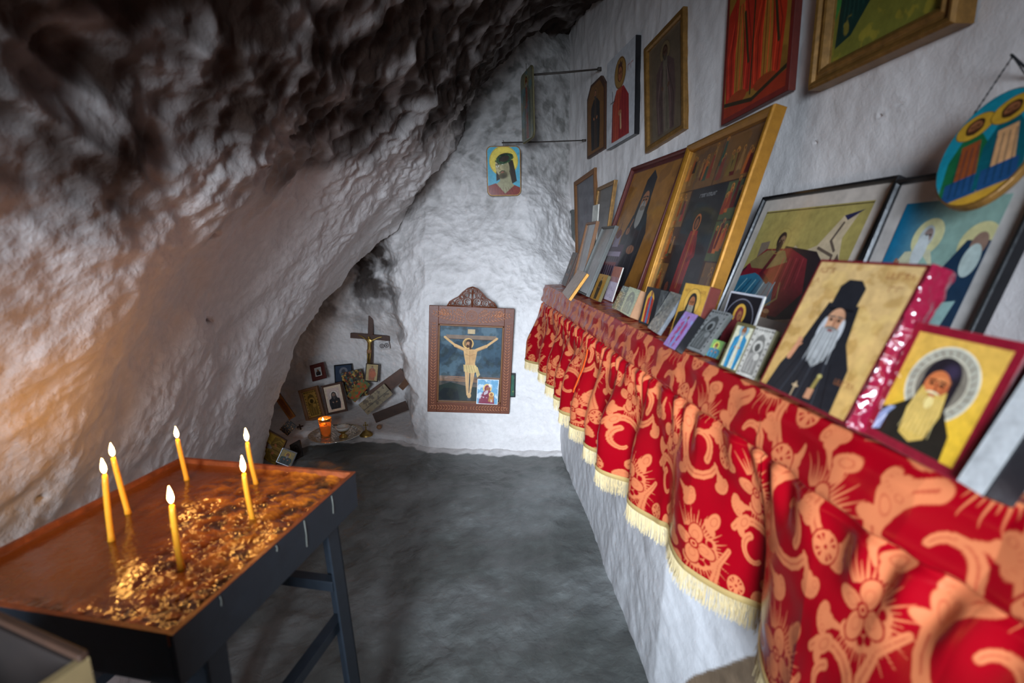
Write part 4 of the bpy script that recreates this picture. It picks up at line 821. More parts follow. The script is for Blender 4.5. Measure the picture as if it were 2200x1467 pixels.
# ------------------------------------------------------------------ brocade cloth
def brocade(N=640):
    """one repeat of the damask: 1 = gold weave, 0 = red satin"""
    X, Y = np.meshgrid(np.linspace(0, 1, N, endpoint=False), np.linspace(0, 1, N, endpoint=False), indexing='ij'); m = np.zeros((N, N))
    def paint(f, v):
        nonlocal m
        for ox in (-1, 0, 1):
            for oy in (-1, 0, 1): k = np.clip(.5-f(X+ox, Y+oy)*N/2.2, 0, 1); m = m*(1-k)+v*k
    def circ(cx, cy, r, v=1, e=1., a=0.):
        def f(x, y):
            dx, dy = x-cx, y-cy; q = dx*math.cos(a)+dy*math.sin(a); w = -dx*math.sin(a)+dy*math.cos(a); return (np.hypot(q/e, w)-r)
        paint(f, v)
    def seg(p, q, r0, r1, v=1):
        def f(x, y):
            dx, dy = q[0]-p[0], q[1]-p[1]; t = np.clip(((x-p[0])*dx+(y-p[1])*dy)/(dx*dx+dy*dy), 0, 1); return np.hypot(x-p[0]-t*dx, y-p[1]-t*dy)-(r0+(r1-r0)*t)
        paint(f, v)
    def flower(cx, cy, s, a0):
        for i in range(34):
            a = a0-1.0+i*.125; rr = s*(1.0 if i % 2 else .78); seg((cx+math.cos(a)*s*.45, cy+math.sin(a)*s*.45), (cx+math.cos(a)*rr, cy+math.sin(a)*rr), s*.028, s*.004)
        for i in range(7): a = a0-1.2+i*.4+.2; circ(cx+math.cos(a)*s*.50, cy+math.sin(a)*s*.50, s*.15)
        for i in range(7): a = a0-1.2+i*.4+.2; circ(cx+math.cos(a)*s*.46, cy+math.sin(a)*s*.46, s*.085, 0)
        for i in range(4):
            a = a0+.78+i*math.pi/2; x, y = cx+math.cos(a)*s*.30, cy+math.sin(a)*s*.30; circ(x, y, s*.20, 0, 1.45, a); circ(x, y, s*.175, 1, 1.45, a); circ(x-math.cos(a)*s*.04, y-math.sin(a)*s*.04, s*.09, .55, 1.4, a); circ(x-math.cos(a)*s*.04, y-math.sin(a)*s*.04, s*.075, 1, 1.4, a)
        circ(cx, cy, s*.13, 0); circ(cx, cy, s*.085); circ(cx, cy, s*.04, 0)
    def scroll(pts, r0, r1):
        k = len(pts)-1
        for i in range(k): seg(pts[i], pts[i+1], r0+(r1-r0)*i/k, r0+(r1-r0)*(i+1)/k)
        for i in range(k): seg(pts[i], pts[i+1], (r0+(r1-r0)*i/k)*.18, (r0+(r1-r0)*(i+1)/k)*.12, .45)
    def arc(cx, cy, r, a0, a1, k=12, gr=0): return [(cx+(r+gr*i/k)*math.cos(a0+(a1-a0)*i/k), cy+(r+gr*i/k)*math.sin(a0+(a1-a0)*i/k)) for i in range(k+1)]
    scroll(arc(.30, .62, .20, -1.2, 2.6), .040, .022); scroll(arc(.30, .62, .12, 2.4, 5.6, gr=-.07), .026, .014)
    scroll(arc(.80, .12, .20, 1.9, 5.7), .040, .022); scroll(arc(.80, .12, .11, 5.0, 8.4, gr=-.06), .024, .014)
    scroll([(.02, .18), (.10, .30), (.13, .42), (.10, .55), (.03, .66)], .016, .034); scroll([(.55, .68), (.62, .80), (.62, .92), (.55, 1.04)], .016, .036)
    for (x, y, a) in ((.46, .46, .6), (.08, .78, 2.2), (.60, .30, 4), (.95, .60, 1.2), (.33, .96, 2.8), (.78, .44, 5.0), (.18, .52, 3.4), (.90, .86, .2), (.45, .32, 1.8)):
        for i in range(6): b = a-.9+i*.36; circ(x+math.cos(b)*.048, y+math.sin(b)*.048, .030); circ(x+math.cos(b)*.048, y+math.sin(b)*.048, .016, .5); circ(x+math.cos(b)*.048, y+math.sin(b)*.048, .012, 1)
        circ(x, y, .034); circ(x, y, .018, .3)
        seg((x, y), (x-math.cos(a)*.10, y-math.sin(a)*.10), .022, .007)
    for (x, y, a) in ((.50, .55, 2.), (.12, .05, 1.), (.88, .95, 4.), (.42, .80, 5.2), (.68, .48, .4)):
        circ(x, y, .036, 1, 1.9, a); circ(x+.03, y+.05, .030, 1, 1.7, a+1); circ(x, y, .02, .5, 1.9, a); circ(x, y, .016, 1, 1.9, a)
    flower(.25, .25, .235, 2.2); flower(.75, .72, .235, 2.2)
    for cx, cy in ((.52, .12), (.03, .62), (.97, .38)):
        circ(cx, cy, .074, 0); circ(cx, cy, .066); circ(cx, cy, .054, 0)
        for i in range(8): a = i*math.pi/4; seg((cx, cy), (cx+math.cos(a)*.05, cy+math.sin(a)*.05), .004 if i % 2 else .010, .006 if i % 2 else .018)
        circ(cx, cy, .009, 0)
    return m
TILE = brocade(); TS = .34
def brocade_col(s, t):
    """s along, t down, in metres; tile 0.30 m"""
    N = TILE.shape[0]; u = (s/TS % 1)*N; v = (t/TS % 1)*N; i = np.floor(u).astype(int); j = np.floor(v).astype(int); fu, fv = u-i, v-j
    i %= N; j %= N; i1 = (i+1) % N; j1 = (j+1) % N
    return TILE[i, j]*(1-fu)*(1-fv)+TILE[i1, j]*fu*(1-fv)+TILE[i, j1]*(1-fu)*fv+TILE[i1, j1]*fu*fv
RED = lin((142, 3, 18)); PEACH = lin((196, 110, 70))
def fold_x(y):  # front edge of the cloth at ledge height
    return np.interp(y, FY, FX)
_fp = [at_z(px, py, LZ+.004) for px, py in ((1171, 611), (1250, 648), (1330, 688), (1440, 742), (1560, 800), (1700, 868), (1850, 940), (2000, 1008), (2200, 1085))]
FY = [p[1] for p in _fp][::-1]; FX = [p[0] for p in _fp][::-1]
print('fold', [(round(a, 2), round(b, 3)) for a, b in zip(FY, FX)])
HEM = [(1152, 768, None), (1195, 812, None), (1235, 880, None), (1280, 935, None), (1310, 985, None), (1392, 1075, None), (1490, 1200, None), (1760, 1395, None)]
HZ = .665
_hp = [at_z(a, b, HZ) for a, b, _ in HEM]; HY = [.3, .6, .76]+[p[1] for p in _hp][::-1]; HX = [.40, .43, .50]+[p[0] for p in _hp][::-1]
print('hem', [(round(a, 2), round(b, 3)) for a, b in zip(HY, HX)])
Y0, Y1 = .18, FY[-1]
k_ = np.linspace(0, 1, 1500); yr = Y0*(Y1/Y0)**(k_**.85)          # denser near the camera
tr = np.concatenate([np.linspace(0, .10, 46), np.linspace(.10, .44, 170)[1:]])
Yc, Tc = np.meshgrid(yr, tr, indexing='ij')
ph = np.cumsum(np.concatenate([[0], np.diff(yr)*(1/(.235+.06*np.sin(yr[1:]*2.6))) ]))*math.tau
ph = ph[:, None]+.5*perlin(np.stack([Yc*3, Tc*4, Yc*0], -1))
fx = fold_x(Yc); hx = np.interp(Yc, HY, HX)
k = ss(.06, .44, Tc)
xf = fx*(1-k)+np.minimum(hx, fx-.0)*k
xf = fx+(np.interp(Yc, HY, HX)-fx)*ss(.0, .46, Tc)
amp = .034*ss(.10, .36, Tc)*(.30+.70*ss(.95, 1.35, Yc))
wave = np.sin(ph)+.28*np.sin(2*ph+1)+.35*np.sin(ph*.47+2)
gath = np.sin(ph*3.7+np.sin(ph)*1.5)*np.exp(-((Tc-.135)/.045)**2)*.0065*(Tc > .09)
Xc = xf+amp*wave+gath-.010*np.exp(-((Tc-.085)/.02)**2)+.012*np.exp(-((Tc-.102)/.007)**2)-.012+.006*fbm(np.stack([Yc*6, Tc*6, Yc*0], -1), 3)
Zc = LZ+.004-Tc+.006*np.sin(ph+1)*ss(.3, .44, Tc)
Yd = Yc+.018*np.cos(ph)*ss(.12, .4, Tc)
# rolled front edge
rl = ss(0, .03, Tc); Xc = np.where(Tc < .03, fx+(Xc-fx)*rl, Xc)
M_cloth = mat('red_brocade', rough=.42, attr=True, spec=.35, bump=(('n', 900, .12, .0006),))
nt = M_cloth.node_tree; at_ = [n for n in nt.nodes if n.type == 'ATTRIBUTE'][0]
mr = nt.nodes.new('ShaderNodeMapRange'); mr.inputs[3].default_value = .24; mr.inputs[4].default_value = .6
sp = nt.nodes.new('ShaderNodeSeparateColor'); nt.links.new(at_.outputs['Color'], sp.inputs[0]); mr.inputs[1].default_value = .02; mr.inputs[2].default_value = .25
nt.links.new(sp.outputs[1], mr.inputs[0]); nt.links.new(mr.outputs[0], nt.nodes['Principled BSDF'].inputs['Roughness'])
def cloth_col(s, t): m = brocade_col(s, t)[..., None]; return RED*(1-m)+PEACH*m
arc_len = Yc*1.18
cl = empty('altar_cloth', (.45, 1.5, LZ), label='red and gold brocade cloth with gathered frill and gold fringe over the ledge', cat='cloth')
CI = np.array([-.45, -1.5, -LZ])
Pc = np.stack([Xc, Yd, Zc], -1)
# the gathered frill carries its own piece of brocade
nf = int(np.searchsorted(tr, .102))
colb = cloth_col(Yc[:, :nf+1]*1.0, Tc[:, :nf+1]+.13); colr = cloth_col(arc_len[:, nf:], Tc[:, nf:]+.05)
grid_obj('frill', Pc[:, nf:]+CI, M_cloth, col=colr, parent=cl)
# top sheet: from the wall over the ledge and down to the gathered seam, one sheet
nt_ = 110; q = np.linspace(0, 1, nt_); wallx = wall_x(yr)-.012
back = np.minimum(np.where(yr > 2.9, .60, wallx), wallx)
Xt = back[:, None]*(1-q)+fx[:, :1]*q; Yt = np.repeat(yr[:, None], nt_, 1); Zt = LZ+.004+.0016*fbm(np.stack([Xt*8, Yt*8, Xt*0], -1), 3)*(1-q)
Ptop = np.concatenate([np.stack([Xt, Yt, Zt], -1)[:, :-1], Pc[:, :nf+1]], 1)
ctop = np.concatenate([cloth_col(Yt, Xt*1.0-fx[:, :1]*1.0*-1+.13-2*Xt+0*Yt)[:, :-1], colb], 1)
grid_obj('top_sheet', Ptop+CI, M_cloth, col=ctop, parent=cl)
# orange ribbon pinned over the frill
def to_px(Q):
    q = Q-EYE; z = q[..., 1]*_a[2]+q[..., 0]*_r[2]-q[..., 2]*_d[2]
    return 1100+F*(q[..., 1]*_a[0]+q[..., 0]*_r[0]-q[..., 2]*_d[0])/z, 733+F*(q[..., 1]*_a[1]+q[..., 0]*_r[1]-q[..., 2]*_d[1])/z
pxs, pys = to_px(Pc); mk = int(np.searchsorted(tr, .26)); ii = np.where(np.abs(pxs[:, mk]-1243) < 3)[0]; ic = ii[np.argmin(Pc[ii, mk, 1])] if len(ii) else 1200
rows_ = np.where((pys[ic] > 748) & (pys[ic] < 842))[0]; print('ribbon', ic, Pc[ic, mk], len(rows_))
base_r = Pc[ic, rows_]; wd = np.array([0, .010, 0]); o_ = np.array([-.006, 0, 0])
Pr = np.stack([base_r+o_-wd, base_r+o_*1.5, base_r+o_+wd], 1); c0_ = Pr.reshape(-1, 3).mean(0)
M_rib = mat('orange_ribbon', (232, 84, 24), rough=.4, bump=(('v', 160, .5, .002),), vary=.3, vscale=120)
rb_ = grid_obj('ribbon', Pr-c0_, M_rib, label='short bright orange ribbon hanging on the far end of the red frill', cat='ribbon'); rb_.location = c0_
so = rb_.modifiers.new('solid', 'SOLIDIFY'); so.thickness = .001
# braid and fringe
F_braid = mat('gold_braid', (200, 168, 108), rough=.4, metal=.35, bump=(('n', 300, .6, .001),)); F_fringe = mat('gold_fringe', (206, 184, 138), rough=.5, metal=.2)
hem = Pc[:, -1]
tang = np.gradient(hem, axis=0); tang /= np.linalg.norm(tang, axis=1)[:, None]; out = np.cross(tang, [0, 0, 1.]); out /= np.linalg.norm(out, axis=1)[:, None]
if out[700, 0] > 0: out = -out
br = np.stack([hem+out*.0010+np.array([0, 0, .004]), hem+out*.0035+np.array([0, 0, 0]), hem+out*.0035+np.array([0, 0, -.008]), hem+out*.0006+np.array([0, 0, -.011]), hem-out*.003+np.array([0, 0, -.008]), hem-out*.003+np.array([0, 0, .004])], 1)
grid_obj('braid', br+CI, F_braid, parent=cl)
seglen = np.concatenate([[0], np.cumsum(np.linalg.norm(np.diff(hem, axis=0), axis=1))])
V = []; Fr = []; rs = np.random.RandomState(5)
step = .0019; pos = np.arange(0, seglen[-1], step)
for row in range(2):
    for s_ in pos:
        s2 = s_+rs.uniform(-.001, .001); p = np.array([np.interp(s2, seglen, hem[:, i]) for i in range(3)]); i0 = min(int(np.searchsorted(seglen, s2)), len(hem)-1)
        o_, t_ = out[i0], tang[i0]; L = .050+rs.uniform(-.007, .006); a = rs.normal(0, .0035); b_ = rs.normal(0, .0035); w_ = .0007
        b = len(V); off = o_*(.001 if row else -.0012)
        for kz, (f_, z_) in enumerate(((0, -.009), (.5, -.009-L*.5), (1, -.009-L))):
            c_ = p+off+t_*a*f_+o_*b_*f_**2+np.array([0, 0, z_]); wk = w_*(1 if kz < 2 else .7); V += [c_-t_*wk, c_+t_*wk, c_+o_*wk*1.3]
        for kz in (0, 3): 
            for j in range(3): Fr.append((b+kz+j, b+kz+(j+1) % 3, b+kz+3+(j+1) % 3, b+kz+3+j))
me = mesh_np('fringe', np.array(V)+CI, np.array(Fr), [F_fringe], False); link(bpy.data.objects.new('fringe', me), cl, kind='stuff')

# ------------------------------------------------------------------ end wall: carved frame
def flat(px, py, y): return at_y(px, py, y)
YC = 3.06
BL, BR, TL = flat(918, 884, YC), flat(1094, 889, YC), flat(916, 655, YC+.0)
M, w, h = basis(BL, BR, TL)
fr = empty('carved_frame', label='carved brown wooden frame with pierced crest holding a crucifixion painting', cat='picture frame'); fr.matrix_world = M
bt, bs, bb = h*.165, w*.112, h*.10
F_carve = mat('carved_highlight', (186, 124, 90), rough=.3, vary=.15, vscale=60)  # relief coloured lighter than the frame, highlights on the carving painted in
MB().box(-w/2, -w/2+bs, 0, .03, 0, h).box(w/2-bs, w/2, 0, .03, 0, h).box(-w/2+bs, w/2-bs, 0, .03, h-bt, h).box(-w/2+bs, w/2-bs, 0, .03, 0, bb).build('frame_border', F_pine, fr, bevel=.002)
iw, ih = w-2*bs, h-bt-bb; e = .011
MB().box(-iw/2, -iw/2+e, -.002, .02, bb, bb+ih).box(iw/2-e, iw/2, -.002, .02, bb, bb+ih).box(-iw/2, iw/2, -.002, .02, bb+ih-e, bb+ih).box(-iw/2, iw/2, -.002, .02, bb, bb+e).build('inner_moulding', F_walnut, fr, bevel=.003)
MB().box(-w/2+.005, w/2-.005, .022, .032, .005, h-.005).build('backing_board', F_brown, fr)
picture('painting', p_crucifix(330, (iw-2*e)/(ih-2*e)), iw-2*e, ih-2*e, bb+e, .010, fr, M_glass)
cv = MB()
def leafy(cx, cz, dx, dz, L_, n, s=1):
    for i in range(n):
        f_ = i/(n-1); x, z = cx+dx*L_*f_, cz+dz*L_*f_
        for sg in (-1, 1):
            r_ = s*(.006+.006*math.sin(f_*3.1)); px_, pz_ = -dz*sg, dx*sg
            cv.tube([(x, -.0012, z), (x+px_*r_+dx*r_*.6, -.0028, z+pz_*r_+dz*r_*.6), (x+px_*r_*1.5+dx*r_*1.6, -.0012, z+pz_*r_*1.5+dz*r_*1.6)], [.0012, .0030, .0012], 6)
zt = h-bt/2
for a in range(3):
    R_ = .010+.010*a; k = 10+6*a
    for i in range(k): t_ = math.tau*i/k; cv.tube([(R_*math.cos(t_), -.001, zt+R_*math.sin(t_)), (1.25*R_*math.cos(t_+.2), -.003, zt+1.25*R_*math.sin(t_+.2)), (R_*math.cos(t_+.45), -.001, zt+R_*math.sin(t_+.45))], .0013, 6)
cv.build('rosette', F_carve, fr, smooth=True); cv = MB()
for sg in (-1, 1):
    leafy(sg*.045, zt-.03, sg*.97, .22, w*.36, 11, 1.35); leafy(sg*.045, zt+.005, sg*.9, .42, .05, 5, 1.2); leafy(sg*w*.27, zt+.0, sg*.85, .5, .05, 5, 1.2); leafy(sg*w*.2, zt+.025, sg*1, -.1, .09, 6, 1.1)
    leafy(sg*(w/2-bs*.55), .04, 0, 1, h-bt-.04, 30, .95); leafy(sg*.01, bb*.5, sg*1, .0, w*.44, 14, .95)
cv.build('leaf_relief', F_carve, fr, smooth=True)
cr_ = MB()
def arcp(cx, cz, r_, a0, a1, k=14): return [(cx+r_*math.cos(a0+(a1-a0)*i/k), .012, cz+r_*math.sin(a0+(a1-a0)*i/k)) for i in range(k+1)]
cw_ = w*.30
for sg in (-1, 1):
    for (cx, cz, r_) in ((.030, .030, .026), (.080, .024, .022), (.122, .016, .015), (.040, .072, .020), (.014, .098, .016), (.066, .060, .014)):
        cr_.tube(arcp(sg*cx, h+cz, r_, 0, math.tau), .0035, 6); cr_.tube(arcp(sg*cx, h+cz, r_*.55, .5, 5), .0028, 6); cr_.tube(arcp(sg*(cx+.006), h+cz, r_*.25, 0, 5), .0022, 6)
    cr_.tube([(sg*.150, .012, h+.002), (sg*.138, .012, h+.026), (sg*.110, .012, h+.044), (sg*.085, .012, h+.058), (sg*.06, .012, h+.086), (sg*.03, .012, h+.112), (0, .012, h+.122)], .0045, 8)
cr_.box(-.155, .155, .006, .018, h-.004, h+.006).tube([(0, .010, h), (0, .010, h+.10)], .006, 8)
cr_.build('crest', F_pine, fr, smooth=True)
r_, w_, h_ = icon('small_print', 'bright print of mother and child tucked into the lower right corner of the carved frame', 'print', flat(1023, 867, YC-.012), flat(1069, 869, YC-.012), flat(1024, 813, YC-.012),
     lambda H, A: p_virgin(H, A, (110, 160, 190), (130, 40, 66), (226, 190, 120), None, 3).blot((236, 240, 246), 5, .2, .5, 2).border(.02, (220, 220, 220)), th=.002, mt=M_gloss, side=F_pale, res=1.5)
icon('small_icon', 'small green icon with black edge half hidden behind the carved frame', 'icon', flat(1075, 853, YC+.036), flat(1107, 853, YC+.036), flat(1075, 802, YC+.036), lambda H, A: p_plain(H, A, (40, 84, 66), 2).blot((150, 160, 80), 6, .2, .5, 1).border(.06, BLK), th=.02, side=F_black)

# ------------------------------------------------------------------ rods with hanging plaques
F_rod = FM('dark_iron_rod', (58, 50, 44), .6)
def rod(label, a, b, Y, r0=.006):
    A, B = flat(*a, Y), flat(*b, Y); L_ = np.linalg.norm(B-A); o = empty('wall_rod', tuple(B), label=label, cat='rod'); v = V3(A-B)
    MB().tube([v*1.0, v*.5+Vector((0, 0, -.002)), Vector((0, 0, 0))], [r0, r0, r0*.8], 8).build('rod', F_rod, o, smooth=True)
    MB().tube([v*.02, v*-.03], r0*1.7, 10).build('wall_socket', F_rod, o, smooth=True); return o
YR1 = 1.22/(.15+(1287-1040)/F); YR2 = 1.22/(.15+(1254-1040)/F)
rod('upper dark iron rod sticking out of the right wall', (1133, 161), (1287, 148), YR1, .0065)
rod('lower thin pale rod sticking out of the corner, holding the thorn-crown plaque', (1078, 306), (1254, 301), YR2, .0045)
def plaque(label, Mx, w, h, paint, rad, edge, th=.010):
    o = empty('hanging_plaque', label=label, cat='plaque'); o.matrix_world = Mx
    def rr(w, h, r, z0=0): return [(sx*(w/2-r)+r*math.cos(a), z0+h/2+sz*(h/2-r)+r*math.sin(a)) for sx, sz, a0 in ((1, 1, 0), (-1, 1, 90), (-1, -1, 180), (1, -1, 270)) for a in [math.radians(a0+i*15) for i in range(7)]]
    MB().prism(rr(w, h, rad), 0, th).build('plaque_body', edge, o, bevel=.003)
    def shp(u, v):
        X = np.abs(u)*w; Z = np.abs(v-.5)*h; q = np.hypot(np.maximum(X-(w/2-rad), 0), np.maximum(Z-(h/2-rad), 0)); return (q < rad-.006) & (X < w/2-.006) & (Z < h/2-.006)
    picture('painting', paint(int(h/3.2*F*1.3), w/h), w, h, 0, -.001, o, M_gloss, shape=shp)
    MB().tube([(0, .004, h-.008), (.0, .002, h+.012), (.003, .002, h+.03), (-.004, .002, h+.036)], .0018, 6).build('hook', F_rod, o); return o
M, w, h = basis(flat(1047, 421, YR2-.025), flat(1120, 420, YR2-.025), flat(1045, 313, YR2-.025))
plaque('rounded plaque of a bearded man crowned with green thorns, hung from the lower rod', M, w, h, p_thorns, .035, F_oldgilt)
pl_b, pl_t = flat(1134, 303, YR1-.02), flat(1130, 150, YR1-.02)
hp = float(np.linalg.norm(pl_t-pl_b)); wp = hp*.62; az = math.radians(78)
xa = Vector((math.cos(az), -math.sin(az), 0)); za = V3(pl_t-pl_b).normalized(); xa = (xa-za*xa.dot(za)).normalized(); ya = za.cross(xa)
Mx = Matrix.Translation(V3(pl_b)) @ Matrix((tuple(xa)+(0,), tuple(ya)+(0,), tuple(za)+(0,), (0, 0, 0, 1))).transposed()
plaque('faded green-edged plaque seen nearly edge-on at the end of the upper rod', Mx, wp, hp, lambda H, A: p_saint(H, A, (120, 120, 100), (90, 96, 84), (130, 70, 60), (140, 130, 90), seed=3, full=True).blot((60, 120, 140), 5, .25, .4, 2), .04, F_olive)

# ------------------------------------------------------------------ niche
def nic(label, bl, br, tl, paint, Y=3.72, dY=.05, cat='icon', name='niche_icon', **k):
    """leaning piece: foot at depth Y, head dY farther back"""
    BL, BR = flat(*bl, Y), flat(*br, Y); TL = flat(*tl, Y+dY); k.setdefault('th', .012); k.setdefault('res', 1.4); k.setdefault('group', 'icons in the rock niche')
    return icon(name, label, cat, BL, BR, TL, paint, **k)
nic('small brown-framed portrait hung highest at the left of the niche', (671, 819), (701, 811), (660, 786), lambda H, A: p_saint(H, A, (170, 170, 166), BLK, None, (190, 190, 186), seed=2, hood=BLK, beard=None), Y=3.80, b=.03, fm=F_redwood, mat_w=.006, mat_col=(200, 196, 190))
nic('dark blue icon with a pale round medallion, behind the other niche icons', (719, 822), (758, 818), (716, 784), lambda H, A: p_plain(H, A, (40, 54, 74), 2).ell(A*.5, .62, .26, .26, (110, 110, 116)).ell(A*.5, .6, .13, .16, (60, 60, 66)), Y=3.86, b=.008, fm=F_black)
nic('crowded multicoloured icon in the middle of the niche', (748, 858), (792, 848), (756, 796), lambda H, A: Cv(H, A, (70, 56, 34), 4, .3, 6).blot((160, 66, 40), 8, .05, .9, 1).blot((60, 96, 96), 8, .1, .9, 5).blot((190, 160, 80), 10, .15, .9, 8).blot((30, 30, 34), 7, .1, .8, 12), Y=3.82, dY=0, side=F_brown)
nic('cream icon of two small figures below the crucifix', (783, 818), (811, 820), (777, 779), lambda H, A: p_saint(H, A, (170, 146, 96), (150, 84, 50), None, (180, 150, 90), seed=4, full=True).ell(A*.6, .4, .2, .2, (180, 90, 50), al=.8), Y=3.75, dY=.03, b=.006, fm=F_black)
nic('green-gold icon tilted over the middle of the niche', (745, 850), (763, 864), (779, 812), lambda H, A: Cv(H, A, (140, 110, 50), 6, .3).blot((70, 110, 80), 6, .05, .9, 1).blot((190, 60, 40), 8, .2, .9, 5), Y=3.76, dY=.0, side=F_olive)
nic('upper dark bare board tilted at the right of the niche', (790, 842), (806, 862), (850, 777), lambda H, A: p_plain(H, A, (84, 50, 32), 4), Y=3.68, side=F_brown, cat='board')
nic('long tilted icon strip with cream scenes, leaning to the right of the niche', (770, 869), (790, 891), (820, 818), lambda H, A: p_plain(H, A, (136, 120, 90), 3).blot((80, 66, 50), 8, .1, .8, 2).rect(A*.55, 0, A*.6, 1, (60, 50, 40)), Y=3.58, side=F_olive)
nic('lower dark bare board tilted at the right of the niche', (800, 889), (808, 908), (857, 825), lambda H, A: p_plain(H, A, (62, 40, 28), 6), Y=3.50, side=F_brown, cat='board')
nic('thin short brown slat tilted at the far right of the niche', (856, 829), (866, 838), (876, 805), lambda H, A: p_plain(H, A, (96, 64, 40), 6), Y=3.5, side=F_walnut, cat='board')
nic('gold embossed icon in a wooden case, left of the monk portrait', (658, 907), (699, 896), (639, 839), lambda H, A: p_relief(H, A, (150, 112, 50), 5), Y=3.66, b=.024, fm=F_walnut, th=.03, mt=M_gloss)
nic('framed portrait of a black-robed monk in pale mount, in the niche', (702, 892), (747, 882), (692, 828), lambda H, A: p_saint(H, A, (196, 176, 166), BLK, None, (206, 196, 186), (150, 120, 100), seed=2, hood=BLK, beard=(70, 66, 64)), Y=3.62, b=.016, fm=F_brown, mat_w=.018, mat_col=(206, 188, 164))
nic('tall narrow orange board icon leaning at the left of the niche', (622, 902), (635, 894), (602, 836), lambda H, A: p_saint(H, A, (160, 100, 44), (120, 70, 36), None, (170, 116, 50), full=True, seed=5), Y=3.5, dY=.02, side=F_brown)
nic('black icon with gold lettering behind the yellow icon at the niche mouth', (600, 922), (618, 936), (588, 876), lambda H, A: p_plain(H, A, (30, 26, 24), 5).blot((190, 130, 60), 12, .25, .9, 2), Y=3.22, dY=.02, side=F_black)
nic('olive-yellow icon leaning against the rock at the niche mouth', (591, 1000), (615, 946), (562, 937), lambda H, A: p_saint(H, A, (156, 122, 44), (110, 84, 34), (130, 100, 50), (176, 140, 60), seed=7).border(.05, (120, 86, 34)), Y=2.95, dY=.04, side=F_brown, th=.016)
nic('dark rounded plaque lying beside the silver-edged icon', (628, 990), (650, 978), (619, 957), lambda H, A: p_relief(H, A, (52, 44, 40), 5), Y=3.02, dY=.08, side=F_black)
nic('silver-edged tilted icon low on the floor at the niche mouth', (592, 992), (624, 1004), (606, 960), lambda H, A: p_saint(H, A, (150, 130, 80), (50, 60, 60), None, (190, 150, 60), seed=7), Y=2.89, dY=.03, b=.008, fm=F_silver)
# standing crucifix
YX = 3.84
cb, ct = flat(793, 790, YX), flat(797, 678, YX)
cx_ = empty('standing_crucifix', tuple(cb), label='dark wooden crucifix with a pale figure standing at the back of the niche', cat='crucifix')
ax = V3(ct-cb); hC = ax.length; zax = ax.normalized(); xl = V3(flat(840, 727, YX)-flat(755, 717, YX)); wC = xl.length; xax = (xl-zax*xl.dot(zax)).normalized(); yax = zax.cross(xax)
cx_.matrix_world = Matrix.Translation(V3(cb)) @ Matrix((tuple(xax)+(0,), tuple(yax)+(0,), tuple(zax)+(0,), (0, 0, 0, 1))).transposed()
th_ = .020
MB().box(-th_, th_, 0, .02, 0, hC).build('upright', F_brown, cx_, bevel=.003); zc_ = hC*.60
MB().box(-wC/2, wC/2, -.003, .02, zc_-th_, zc_+th_).build('crossbar', F_brown, cx_, bevel=.003)
F_brass = FM('dull_brass', (168, 138, 74), .35, .8)
def skin_body(pts, edges, rad, name, m, parent, lv=2):
    me = bpy.data.meshes.new(name); me.from_pydata(pts, edges, []); me.materials.append(m); o = bpy.data.objects.new(name, me); link(o, parent)
    sk = o.modifiers.new('skin', 'SKIN'); sk.use_smooth_shade = True
    for i, r in enumerate(rad): me.skin_vertices[0].data[i].radius = (r, r*.8)
    me.skin_vertices[0].data[0].use_root = True
    s_ = o.modifiers.new('sub', 'SUBSURF'); s_.levels = lv; s_.render_levels = lv; return o
s_ = .9
P_ = [(0, -.018, zc_-.105), (0, -.020, zc_-.065), (0, -.020, zc_-.028), (0, -.022, zc_-.012), (-.012, -.026, zc_+.008), (-.028, -.016, zc_-.018), (-.062, -.012, zc_+.002), (-.092, -.008, zc_+.010), (.028, -.016, zc_-.018), (.062, -.012, zc_+.002), (.092, -.008, zc_+.010), (-.010, -.020, zc_-.118), (-.008, -.024, zc_-.165), (-.003, -.012, zc_-.212), (.010, -.020, zc_-.118), (.008, -.024, zc_-.165), (.003, -.012, zc_-.212)]
E_ = [(0, 1), (1, 2), (2, 3), (3, 4), (2, 5), (5, 6), (6, 7), (2, 8), (8, 9), (9, 10), (0, 11), (11, 12), (12, 13), (0, 14), (14, 15), (15, 16)]
skin_body(P_, E_, [.015, .013, .016, .006, .012, .008, .0055, .005, .008, .0055, .005, .010, .008, .005, .010, .008, .005], 'figure', F_brass, cx_)
MB().lathe([(.017, 0), (.019, -.012), (.018, -.028), (.012, -.03)], (0, -.019, zc_-.095), 14, 1, .8).build('loincloth', F_tan, cx_, smooth=True)
nic('tiny silver tag with two embossed medallions hanging from the crucifix arm', (816, 751), (838, 748), (815, 734), lambda H, A: p_plain(H, A, (176, 172, 170), 1).ring(A*.28, .45, .24, .05, (70, 60, 60)).ring(A*.72, .45, .24, .05, (70, 60, 60)).ell(A*.28, .45, .1, .14, (90, 80, 80)).ell(A*.72, .45, .1, .14, (90, 80, 80)), Y=3.80, dY=0, th=.002, cat='tag', name='silver_tag', side=F_silver, group=None, res=2)
# small things on the niche floor
NZ_ = .045
def nz(px, py): return at_z(px, py, NZ_)
c0 = nz(645, 918); sc = empty('small_cross', tuple(c0), label='little dark wooden cross lying on white rock left of the oil lamp', cat='cross'); sc.rotation_euler = (math.radians(-60), 0, .5)
MB().box(-.005, .005, -.004, .0, -.025, .03).build('upright', F_brown, sc); MB().box(-.022, .022, -.005, .001, .004, .013).build('crossbar', F_brown, sc)
tc_ = at_z(722, 937, NZ_+.01); M_crys = mat('cut_glass', (225, 222, 214), rough=.12, metal=.75, bump=(('v', 60, .4, .004),))
tr_ = empty('glass_tray', tuple(tc_), label='round cut-glass tray on the niche floor holding the oil lamp', cat='tray')
MB().lathe([(.0, .0), (.10, .002), (.135, .008), (.175, .022), (.180, .026), (.176, .027), (.13, .013), (.10, .007), (0, .006)], n=48).build('tray_dish', M_crys, tr_, smooth=True)
TZ0 = NZ_+.02
